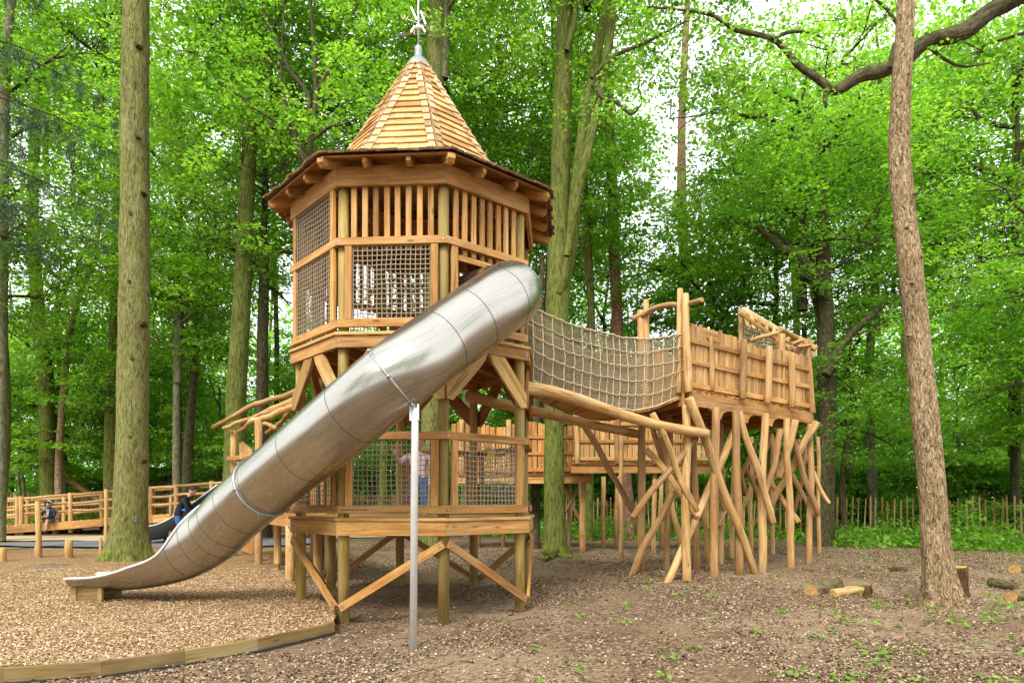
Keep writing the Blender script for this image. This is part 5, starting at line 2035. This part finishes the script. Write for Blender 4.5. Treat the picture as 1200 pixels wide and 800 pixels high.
# leafy boughs reaching in from the right side
lab4 = [('maple_tree', 'young maple with broad low boughs on the right beside the leaning pine', 13.4, 16.5, 6.2, 'broad', .8), ('maple_tree', 'bright maple overhanging the nettles at the right edge of the photo', 15.2, 19.6, 5.6, 'young', 1.0),
        ('beech_tree', 'dark leafy beech between the oak and the leaning pine', 10.6, 21.5, 5.2, 'broad', .72), ('maple_tree', 'leafy maple crown above the lookout platform right of the white sky gap', 6.9, 23.5, 9.0, 'young', 1.25)]
for nm, lb, x, y, z, kd, s in lab4:
    wood_tree(nm, lb, None, kd, x, y, z, s, .11, M['bark_dark'])

# --- the far wood: one mass of leaves and stems
def far_wood():
    n = 8600
    ang = nrg.uniform(-1.02, 1.02, n); dist = nrg.uniform(47, 72, n)
    cl = np.stack([np.sin(ang) * dist, np.cos(ang) * dist, np.zeros(n)], 1)
    zt = np.array([12 + 9 * mnoise.noise(V((a * 5, d * .05, 2))) + 3 for a, d in zip(ang, dist)])
    # leave the white gap open
    pxs = 600 + F * cl[:, 0] / cl[:, 1]
    zt = np.where((pxs > 715) & (pxs < 850), np.minimum(zt, 11), zt)
    cl[:, 2] = .5 + nrg.random(n) ** 1.25 * zt
    az = nrg.uniform(0, 2 * pi, n)
    od = np.stack([np.cos(az), np.sin(az), np.zeros(n)], 1)
    v, rn = spray_leaves(cl, od, nrg.uniform(.9, 1.9, n), 46, .30, .3)
    return quads_mesh('far_wood', v, 4, [(0, 1, 2, 3)], rn, M['leaf_far'])


fw = link('far_wood', far_wood())
tag(fw, 'dense mass of far green woodland closing the view', None, None, 'stuff')
mb = MB()
for _ in range(110):
    a = rng.uniform(-.95, .95); d = rng.uniform(46, 70)
    x, y = sin(a) * d, cos(a) * d
    h = rng.uniform(9, 20)
    mb.tube([(x, y, gz(x, y) - .2), (x + rng.gauss(0, .3), y, h * .5), (x + rng.gauss(0, .6), y, h)], [rng.uniform(.12, .28), .13, .05], 7, caps=False)
tag(mb.build('far_trunks', M['bark_dark']), kind='stuff')

# --- undergrowth and seedlings
def in_weeds(x, y):
    if y < 16.2 or y > 34: return 0
    px = 600 + F * x / y
    if x < -3: return .75 * sstep(28.6, 30.2, y) if True else 0
    edge = float(np.interp(px, [560, 640, 760, 860, 960, 1000, 1080, 1200, 1300], [25, 22, 22.2, 22.0, 21.5, 18.6, 18.2, 16.6, 16.3]))
    n_ = mnoise.noise(V((x * .6, y * .6, 1)))
    return sstep(edge - .5, edge + 1.6, y + n_ * 1.2)


cl, hs = [], []
while len(cl) < 3600:
    y = nrg.uniform(16, 34); x = nrg.uniform(-24, 21)
    if abs(x) > y * .82: continue
    w = in_weeds(x, y)
    if nrg.random() > w: continue
    cl.append((x, y)); hs.append(min(1, w * 1.2) * nrg.uniform(.2, 1.0) * ((.85 if nrg.random() < .2 else .55) if x > 0 else .5))
for _ in range(34):                      # taller tufts straggling through the paling fence
    px = nrg.uniform(700, 1290); y = nrg.uniform(17.5, 25.5); x = (px - 600) / F * y
    if in_weeds(x, y) > .5:
        for _k in range(3): cl.append((x + nrg.normal(0, .18), y + nrg.normal(0, .18))); hs.append(nrg.uniform(.75, 1.3))
allc, ho = [], []
for (x, y), h in zip(cl, hs):
    z = gz(x, y)
    m = 3 + int(h * 6)
    for k in range(m):
        allc.append((x + nrg.normal(0, .12), y + nrg.normal(0, .12), z + .05 + h * (k + nrg.random()) / m))
        a = nrg.uniform(0, 2 * pi); ho.append((cos(a), sin(a), 0))
allc, ho = np.array(allc), np.array(ho)
v, rn = spray_leaves(allc, ho, np.full(len(allc), .17), 9, .115, .35, .3, .7, .5)
tag(link('undergrowth', quads_mesh('undergrowth', v, 4, [(0, 1, 2, 3)], rn, M['weed'])), kind='stuff')
cl = []
while len(cl) < 150:                     # little green seedlings on the litter at the right
    y = 5.5 + 11 * nrg.random() ** 1.2; x = nrg.uniform(-1.5, y * .78)
    px = 600 + F * x / y
    d = sstep(560, 1000, px) * .8 + .05
    if mnoise.noise(V((x * .9, y * .9, 33))) < .02: d *= .12
    if (x - 5.6) ** 2 + (y - 9.0) ** 2 < 1.4: d = .8
    if inb(x, y) or nrg.random() > d: continue
    cl.append((x, y, litz(x, y) + nrg.uniform(.02, .07)))
cl = np.array(cl)
az = nrg.uniform(0, 2 * pi, len(cl))
v, rn = spray_leaves(cl, np.stack([np.cos(az), np.sin(az), 0 * az], 1), nrg.uniform(.05, .13, len(cl)), 9, .055, .25, .1, 1.2, .35, hexa=True)
tag(link('seedlings', quads_mesh('seedlings', v, 6, [(0, 1, 2, 3), (0, 3, 4, 5)], rn, M['seedling'])), kind='stuff')


# --- logs lying about
def log(label, a, b, r, name='cut_log', mat='log', r1=None, n=18):
    a, b = V(a), V(b)
    mb = MB()
    m = [a.lerp(b, i / 5) + V((rng.gauss(0, .012), rng.gauss(0, .012), rng.gauss(0, .008))) for i in range(6)]
    mb.tube(m, list(np.linspace(r, r if r1 is None else r1, 6)), n, wob=.16, capmi=1, cham=.01)
    tag(mb.build(name, [M[mat], M['log_end']], None, (a.x, a.y, a.z - r)), label, 'log')


def gl(px, py, r, up=.55): g = G(px, py); return g + V((0, 0, r * up))


log('short thick bark covered log with its sawn face towards the slide', gl(951, 697, .115), gl(981, 690, .11), .115)
log('thin peeled log lying next to the thick cut log', gl(977, 698, .07), gl(1008, 694, .065), .07, mat='pole')
log('dark jagged broken stub at the end of the thin peeled log', G(1015, 701) - V((0, 0, .03)), G(1017, 701) + V((.02, 0, .20)), .07, 'broken_stub', 'burnt', .045)
log('dark rotten log propped upright behind the leaning pine', G(1128, 699) + V((.02, .12, -.04)), P(1119, 664, 10.0), .15, 'rotten_log', 'burnt', .16)
log('mossy dark log at the right edge pointing at the pine', gl(1162, 686, .08), gl(1199, 694, .09), .08)
log('sawn log with a pale orange end at the right edge nearest the camera', gl(1186, 703, .09), gl(1230, 695, .09), .095)
log('round sawn log highest in the frame at the right edge', gl(1191, 671, .11), gl(1240, 664, .11), .115)
log('small broken piece of dark branch on bare ground left of the pine', gl(1038, 671, .05), gl(1062, 669, .045), .055, mat='burnt')
log('long pale fallen trunk leaning down behind the boardwalk rails', P(66, 553, 29.3), P(116, 586, 29.2), .13, 'fallen_trunk', 'pole', .10)


# ------------------------------------------------------------------ people
def skin_body(name, joints, edges, mat, root, sub=2):
    """one continuous figure grown over a skeleton: joints = {name: (pos, radius)}"""
    me = bpy.data.meshes.new(name)
    keys = list(joints)
    me.from_pydata([tuple(joints[k][0]) for k in keys], [(keys.index(a), keys.index(b)) for a, b in edges], [])
    o = link(name, me, None)
    md = o.modifiers.new('skin', 'SKIN')
    md.use_smooth_shade = True
    sk = me.skin_vertices[0].data if me.skin_vertices else None
    if sk is None:
        bm_layer = me.attributes
    for i, k in enumerate(keys):
        r = joints[k][1]
        sk[i].radius = r if hasattr(r, '__len__') else (r, r)
    sk[0].use_root = True
    o.modifiers.new('sub', 'SUBSURF').levels = sub
    o.modifiers[-1].render_levels = sub
    return o


def figure(label, base, joints, edges, cols, extra=None, name='person'):
    """joints are in the figure's own metres; cols maps a function of height/part to slots through several bodies"""
    pass


def apply_mods(o):
    dg = bpy.context.evaluated_depsgraph_get()
    me = bpy.data.meshes.new_from_object(o.evaluated_get(dg))
    me.name = o.name
    old = o.data
    o.modifiers.clear(); o.data = me
    bpy.data.meshes.remove(old)
    for p in me.polygons: p.use_smooth = True
    return o


def make_person(label, base, J, E_, paint, mats, head, hair=None, hood=None, extras=(), rz=0.):
    """J joints in local metres; paint(co, normal) -> material slot of the single body mesh"""
    root = thing('person', label, 'person', base)
    root.rotation_euler = (0, 0, rz)
    # skin modifier needs its layer: build through bmesh
    import bmesh
    bm = bmesh.new()
    lay = bm.verts.layers.skin.verify()
    vm = {}
    for k, (p, r) in J.items():
        v = bm.verts.new(p); v[lay].radius = r if hasattr(r, '__len__') else (r, r)
        v[lay].use_root = (k == 'pelvis')
        vm[k] = v
    for a, b in E_: bm.edges.new((vm[a], vm[b]))
    me = bpy.data.meshes.new('body'); bm.to_mesh(me); bm.free()
    o = link('body', me, root)
    o.modifiers.new('skin', 'SKIN').use_smooth_shade = True
    s = o.modifiers.new('sub', 'SUBSURF'); s.levels = 2; s.render_levels = 2
    apply_mods(o)
    me = o.data
    # the head grows on the same mesh: an ellipsoid with nose, chin and ears
    bm = bmesh.new(); bm.from_mesh(me)
    hc, hs, yaw, pitch = head
    from mathutils import Matrix, Euler
    Rm = Euler((pitch, 0, yaw)).to_matrix().to_4x4()
    Tm = Matrix.Translation(hc) @ Rm

    def ball(p, r, sc, u=16, v=12):
        mt = Tm @ Matrix.Translation(p) @ Matrix.Diagonal((*sc, 1))
        bmesh.ops.create_uvsphere(bm, u_segments=u, v_segments=v, radius=r, matrix=mt)
    n0 = len(bm.faces)
    ball((0, 0, 0), hs, (.80, .96, 1.12))
    ball((0, -hs * .18, -hs * .62), hs * .55, (1.0, 1.05, .85), 12, 8)          # jaw
    ball((0, -hs * .98, -hs * .12), hs * .15, (.8, 1.1, 1.4), 8, 6)            # nose
    for sx in (-1, 1):
        ball((sx * hs * .80, hs * .05, -hs * .1), hs * .2, (.45, .8, 1.2), 8, 6)  # ears
    bm.faces.ensure_lookup_table()
    hd = set(range(n0, len(bm.faces)))
    for f in bm.faces:
        f.smooth = True
        c = f.calc_center_median()
        f.material_index = mats.index('skin') if f.index in hd else mats.index(paint(c))
    bm.to_mesh(me); bm.free()
    for m in mats: me.materials.append(M[m])
    if len(me.materials) > len(mats):
        pass
    def tb(bld, nm, mat, parent=root):
        return bld.build(nm, M[mat], parent)
    mb = MB()
    for sx in (-1, 1):
        mb.sphere(Tm @ V((sx * hs * .34, -hs * .86, hs * .08)), hs * .11, 8, 5)
    tb(mb, 'eyes', 'hair')
    mb = MB(); mb.sphere(Tm @ V((0, -hs * .80, -hs * .62)), hs * .16, 8, 5, (1.5, .7, .35)); tb(mb, 'mouth', 'shirt')
    if hair:
        mb = MB()
        vs, fs = [], []
        nu, nv = 22, 10
        for j in range(nv + 1):
            ph = pi / 2 - (pi * .62) * j / nv
            for i in range(nu):
                th = 2 * pi * i / nu
                front = max(0, -sin(th))
                lim = ph if ph > -.1 + front * .75 else -.1 + front * .75
                r = hs * 1.10 * (1 + .05 * mnoise.noise(V((th * 3, ph * 5, hair[1]))))
                vs.append(Tm @ V((cos(th) * cos(lim) * r * .84, sin(th) * cos(lim) * r * 1.0, sin(lim) * r * 1.12 + hs * .05)))
        for j in range(nv):
            for i in range(nu):
                a, b = j * nu + i, j * nu + (i + 1) % nu
                fs.append((a, a + nu, b + nu, b))
        mb.add(vs, fs, None, .5, True); tb(mb, 'hair', hair[0])
    if hood:
        mb = MB(); vs, fs = [], []
        nu, nv = 20, 9
        for j in range(nv + 1):
            t_ = j / nv
            y = -hs * .62 + t_ * hs * 1.95
            rr = hs * (1.28 if t_ < .55 else 1.28 * sqrt(max(.02, 1 - ((t_ - .55) / .46) ** 2)))
            for i in range(nu):
                th = 2 * pi * i / nu
                vs.append(Tm @ V((cos(th) * rr * .95, y, sin(th) * rr * 1.12 + hs * .02)))
        for j in range(nv):
            for i in range(nu):
                a, b = j * nu + i, j * nu + (i + 1) % nu
                fs.append((a, b, b + nu, a + nu))
        mb.add(vs, fs, None, .5, True); tb(mb, 'hood', hood)
    for bld, nm, mat in extras:
        tb(bld, nm, mat)
    return root


def hand_chain(J, E_, wrist, side, name, curl=(0, -.3, -.5), fw=.0085):
    """palm and five fingers continuing from a wrist joint; side is the direction of the thumb"""
    w = V(J[wrist][0]); c = V(curl).normalized(); s = V(side).normalized()
    n = c.cross(s).normalized()
    palm = w + c * .045
    J[name + 'palm'] = (palm, (.026, .016)); E_.append((wrist, name + 'palm'))
    for i, (o, L) in enumerate(((.026, .052), (.009, .058), (-.009, .054), (-.026, .042))):
        k = palm + c * .022 + s * o
        a = k + c * L * .55 - n * .006; b = k + c * L * .9 - n * .022
        for q, (p, r) in enumerate(((k, fw * 1.1), (a, fw), (b, fw * .85))):
            J[f'{name}f{i}{q}'] = (p, r)
            E_.append((name + 'palm' if q == 0 else f'{name}f{i}{q - 1}', f'{name}f{i}{q}'))
    t0 = w + c * .025 + s * .03; t1 = t0 + c * .028 + s * .018 - n * .008
    J[name + 't0'] = (t0, fw * 1.1); J[name + 't1'] = (t1, fw * .9)
    E_ += [(wrist, name + 't0'), (name + 't0', name + 't1')]


# the child sitting on the edge of the boardwalk (faces the camera: -y)
k0 = online(bf, 57)
J = {'pelvis': ((0, .02, .10), (.115, .10)), 'belly': ((0, .01, .22), (.115, .095)), 'chest': ((0, -.01, .36), (.125, .10)), 'neck': ((0, -.02, .475), .045), 'hb': ((0, -.03, .53), .05)}
E_ = [('pelvis', 'belly'), ('belly', 'chest'), ('chest', 'neck'), ('neck', 'hb')]
for s, n in ((-1, 'l'), (1, 'r')):
    J['hip' + n] = ((s * .075, -.02, .085), .075); J['knee' + n] = ((s * .10, -.30, .075), .055); J['calf' + n] = ((s * .095, -.33, -.09), .046)
    J['ank' + n] = ((s * .09, -.33, -.27), .034); J['heel' + n] = ((s * .09, -.33, -.32), .036); J['toe' + n] = ((s * .10, -.47, -.335), (.036, .028))
    E_ += [('pelvis', 'hip' + n), ('hip' + n, 'knee' + n), ('knee' + n, 'calf' + n), ('calf' + n, 'ank' + n), ('ank' + n, 'heel' + n), ('heel' + n, 'toe' + n)]
    J['sh' + n] = ((s * .155, 0, .405), .056); E_.append(('chest', 'sh' + n))
J['ell'] = ((-.21, -.10, .24), .048); J['wrl'] = ((-.07, -.20, .40), .034)
J['elr'] = ((.22, -.08, .21), .048); J['wrr'] = ((.11, -.25, .21), .034)
E_ += [('shl', 'ell'), ('ell', 'wrl'), ('shr', 'elr'), ('elr', 'wrr')]
hand_chain(J, E_, 'wrl', (1, 0, .3), 'a', (.35, 0, 1)); hand_chain(J, E_, 'wrr', (0, -.2, 1), 'b', (-1, -.25, 0))


def paint_kid(c):
    if c.z < -.255: return 'shoe'
    if c.z > .10 and not (abs(c.x) < .10 and c.y < -.17 and c.z > .395) and not (c.y < -.20 and c.x > .0 and c.z < .26 and c.x < .10): return 'navy'
    if c.y < -.265 and c.z < .06: return 'skin'
    return 'khaki' if c.z < .14 else 'skin'


ex = []
mb = MB(); mb.box((-.01, -.285, .185), ((1, .05, .1), (0, 1, .2), (0, 0, 1)), (.15, .075, .012), .003); ex.append((mb, 'book', 'edging'))
mb = MB(); mb.slab([V((-.03, -.118, .25)), V((.04, -.118, .25)), V((.055, -.108, .43)), V((-.05, -.108, .43))], (0, -1, 0), .02); ex.append((mb, 'shirt_front', 'grey_hood'))
kid = make_person('child in a navy jacket with a pale grey hood sitting on the boardwalk edge', k0 + V((.05, -.03, .03)), J, E_, paint_kid, ['navy', 'skin', 'khaki', 'shoe'], (V((0, -.05, .60)), .095, .0, .28), ('hair', 1.), 'grey_hood', ex, 0.08)
kid.scale = (1.12, 1.12, 1.12)

# man in black bending over behind the slide, facing right
g = V((-9.5, 19.4, 0)); g.z = gz(g.x, g.y) + .05
J = {'pelvis': ((0, 0, .88), (.15, .12)), 'belly': ((.06, 0, 1.04), (.155, .125)), 'chest': ((.17, 0, 1.24), (.18, .14)), 'neck': ((.29, 0, 1.40), .06), 'hb': ((.33, 0, 1.45), .06)}
E_ = [('pelvis', 'belly'), ('belly', 'chest'), ('chest', 'neck'), ('neck', 'hb')]
for s, n in ((-1, 'l'), (1, 'r')):
    J['hip' + n] = ((0, s * .10, .84), .10); J['knee' + n] = ((.08, s * .11, .48), .07); J['ank' + n] = ((-.02, s * .11, .09), .045); J['toe' + n] = ((.19, s * .12, .035), (.045, .035))
    J['sh' + n] = ((.20, s * .19, 1.29), .075); J['el' + n] = ((.30, s * .24, 1.02), .056); J['wr' + n] = ((.50, s * .16, .92), .036)
    E_ += [('pelvis', 'hip' + n), ('hip' + n, 'knee' + n), ('knee' + n, 'ank' + n), ('ank' + n, 'toe' + n), ('chest', 'sh' + n), ('sh' + n, 'el' + n), ('el' + n, 'wr' + n)]
    hand_chain(J, E_, 'wr' + n, (0, -s * 1., .3), 'h' + n, (1, 0, -.3), .010)


def paint_man(c):
    if c.z < .11: return 'shoe'
    if c.z < .84 and c.x < .42: return 'jeans'
    if c.x > .505 and c.z < 1.0: return 'skin'
    if c.x > .27 and c.z > 1.375: return 'skin'
    return 'blackj'


mb = MB(); mb.sphere((.22, -.20, 1.0), .05, 10, 6, (1.6, .6, .8)); ex = [(mb, 'blue_pouch', 'bluep')]
mb = MB(); mb.tube([(.16, y, 1.40 - abs(y) * .3) for y in (-.12, -.06, 0, .06, .12)], .045, 8); ex.append((mb, 'jacket_hood', 'blackj'))
make_person('dark haired man in a black jacket bending over behind the steel slide', g, J, E_, paint_man, ['blackj', 'skin', 'jeans', 'shoe'], (V((.40, 0, 1.56)), .112, pi / 2, .35), ('hair', 4.), None, ex, .25)

# child standing inside the lower storey of the tower, holding the net
g = V((-1.235, 9.02, ZL + .002))
J = {'pelvis': ((0, 0, .50), (.105, .085)), 'belly': ((0, 0, .60), (.10, .08)), 'chest': ((0, 0, .73), (.12, .09)), 'neck': ((0, 0, .85), .04), 'hb': ((0, 0, .89), .045)}
E_ = [('pelvis', 'belly'), ('belly', 'chest'), ('chest', 'neck'), ('neck', 'hb')]
for s, n in ((-1, 'l'), (1, 'r')):
    J['hip' + n] = ((s * .07, 0, .46), .068); J['knee' + n] = ((s * .075, -.01, .27), .052); J['ank' + n] = ((s * .075, 0, .06), .036); J['toe' + n] = ((s * .085, -.11, .028), (.036, .026))
    J['sh' + n] = ((s * .145, 0, .79), .048)
    E_ += [('pelvis', 'hip' + n), ('hip' + n, 'knee' + n), ('knee' + n, 'ank' + n), ('ank' + n, 'toe' + n), ('chest', 'sh' + n)]
J['ell'] = ((-.24, -.12, .70), .038); J['wrl'] = ((-.26, -.30, .80), .028); J['elr'] = ((.20, -.05, .60), .038); J['wrr'] = ((.17, -.16, .47), .028)
E_ += [('shl', 'ell'), ('ell', 'wrl'), ('shr', 'elr'), ('elr', 'wrr')]
hand_chain(J, E_, 'wrl', (1, 0, 0), 'a', (0, -.5, 1), .008); hand_chain(J, E_, 'wrr', (0, -1, .2), 'b', (0, -.2, -1), .008)


def paint_girl(c):
    if c.z < .065: return 'white_shoe'
    if c.x < -.20 and c.y < -.30: return 'skin'
    if c.x > .1 and c.z < .49 and c.y < -.10: return 'skin'
    if c.z < .52: return 'jeans'
    if c.z > .845: return 'skin'
    return 'shirt'


make_person('dark haired child in a pink and white top and jeans behind the tower net', g, J, E_, paint_girl, ['shirt', 'skin', 'jeans', 'white_shoe'], (V((0, -.015, .985)), .092, .4, .05), ('hair', 9.), None, (), .0)

# small yellow pennant and white rod inside the lower net
pf = thing('pennant', 'small yellow triangular pennant on a white string behind the right tower net', 'pennant', P(575, 533, 8.62))
mb = MB()
a, b, c_ = P(568, 522, 8.6), P(582, 531, 8.62), P(574, 539, 8.6)
mb.slab([a, c_, b], (0, -1, .1), .008); part(mb, 'flag', M['yellow'], pf)
mb = MB(); mb.tube([a + V((-.02, -.01, .03)), b + V((0, -.01, 0)), P(592, 528, 8.7)], .006, 6); part(mb, 'string', M['whitep'], pf)
wr = MB(); wr.tube([P(578, 556, 8.62), P(591, 536, 8.62)], .011, 8)
tag(wr.build('rod', M['whitep'], None, P(578, 556, 8.62)), 'thin white rod leaning behind the right tower net', 'rod')


# ------------------------------------------------------------------ sky, sun, camera
SUN_EL, SUN_ROT = radians(46), radians(200)
world = bpy.data.worlds.new('World'); SC.world = world
world.use_nodes = True
wt = world.node_tree; wt.nodes.clear()
sky = wt.nodes.new('ShaderNodeTexSky'); sky.sky_type = 'NISHITA'; sky.sun_disc = False
sky.sun_elevation = SUN_EL; sky.sun_rotation = SUN_ROT
sky.air_density = 1.0; sky.dust_density = 3.0; sky.ozone_density = 1.0
mixn = wt.nodes.new('ShaderNodeMix'); mixn.data_type = 'RGBA'
tc = wt.nodes.new('ShaderNodeTexCoord')
nz = wt.nodes.new('ShaderNodeTexNoise'); nz.inputs['Scale'].default_value = 2.2; nz.inputs['Detail'].default_value = 5
wt.links.new(tc.outputs['Generated'], nz.inputs['Vector'])
mr = wt.nodes.new('ShaderNodeMapRange')
for i, q in enumerate((.3, .7, .88, .97)): mr.inputs[i + 1].default_value = q
wt.links.new(nz.outputs[0], mr.inputs[0])
wt.links.new(mr.outputs[0], mixn.inputs['Factor'])
wt.links.new(sky.outputs[0], mixn.inputs[6])
mixn.inputs[7].default_value = (11.5, 11.9, 12.2, 1)      # high white cloud deck
bg = wt.nodes.new('ShaderNodeBackground'); bg.inputs['Strength'].default_value = .11
wo = wt.nodes.new('ShaderNodeOutputWorld')
wt.links.new(mixn.outputs[2], bg.inputs[0]); wt.links.new(bg.outputs[0], wo.inputs[0])

sl = bpy.data.lights.new('sun', 'SUN'); sl.energy = 2.4; sl.angle = radians(22); sl.color = (1, .96, .89)
so = bpy.data.objects.new('sun', sl); COL.objects.link(so)
# NISHITA: rotation 0 puts the sun towards +Y, growing clockwise seen from above
sd_ = V((sin(SUN_ROT) * cos(SUN_EL), cos(SUN_ROT) * cos(SUN_EL), sin(SUN_EL)))
so.rotation_euler = (-sd_).to_track_quat('-Z', 'Y').to_euler()
so.location = (0, 0, 40)

cd = bpy.data.cameras.new('camera')
cd.sensor_fit = 'HORIZONTAL'; cd.sensor_width = 36.0; cd.lens = F / 1200 * 36
cd.shift_y = (YH - 400) / 1200
cd.clip_start = .1; cd.clip_end = 1000
co = bpy.data.objects.new('camera', cd); COL.objects.link(co)
co.location = (0, 0, EYE); co.rotation_euler = (pi / 2, 0, 0)
SC.camera = co

vs_ = SC.view_settings
vs_.view_transform = 'Standard'; vs_.look = 'None'; vs_.gamma = 1; vs_.use_curve_mapping = False
vs_.exposure = 0.86
cy = SC.cycles
cy.use_denoising = True
cy.max_bounces = 8; cy.diffuse_bounces = 4; cy.glossy_bounces = 3; cy.transmission_bounces = 5; cy.transparent_max_bounces = 4
cy.caustics_reflective = False; cy.caustics_refractive = False
cy.sample_clamp_indirect = 6
SC.render.film_transparent = False
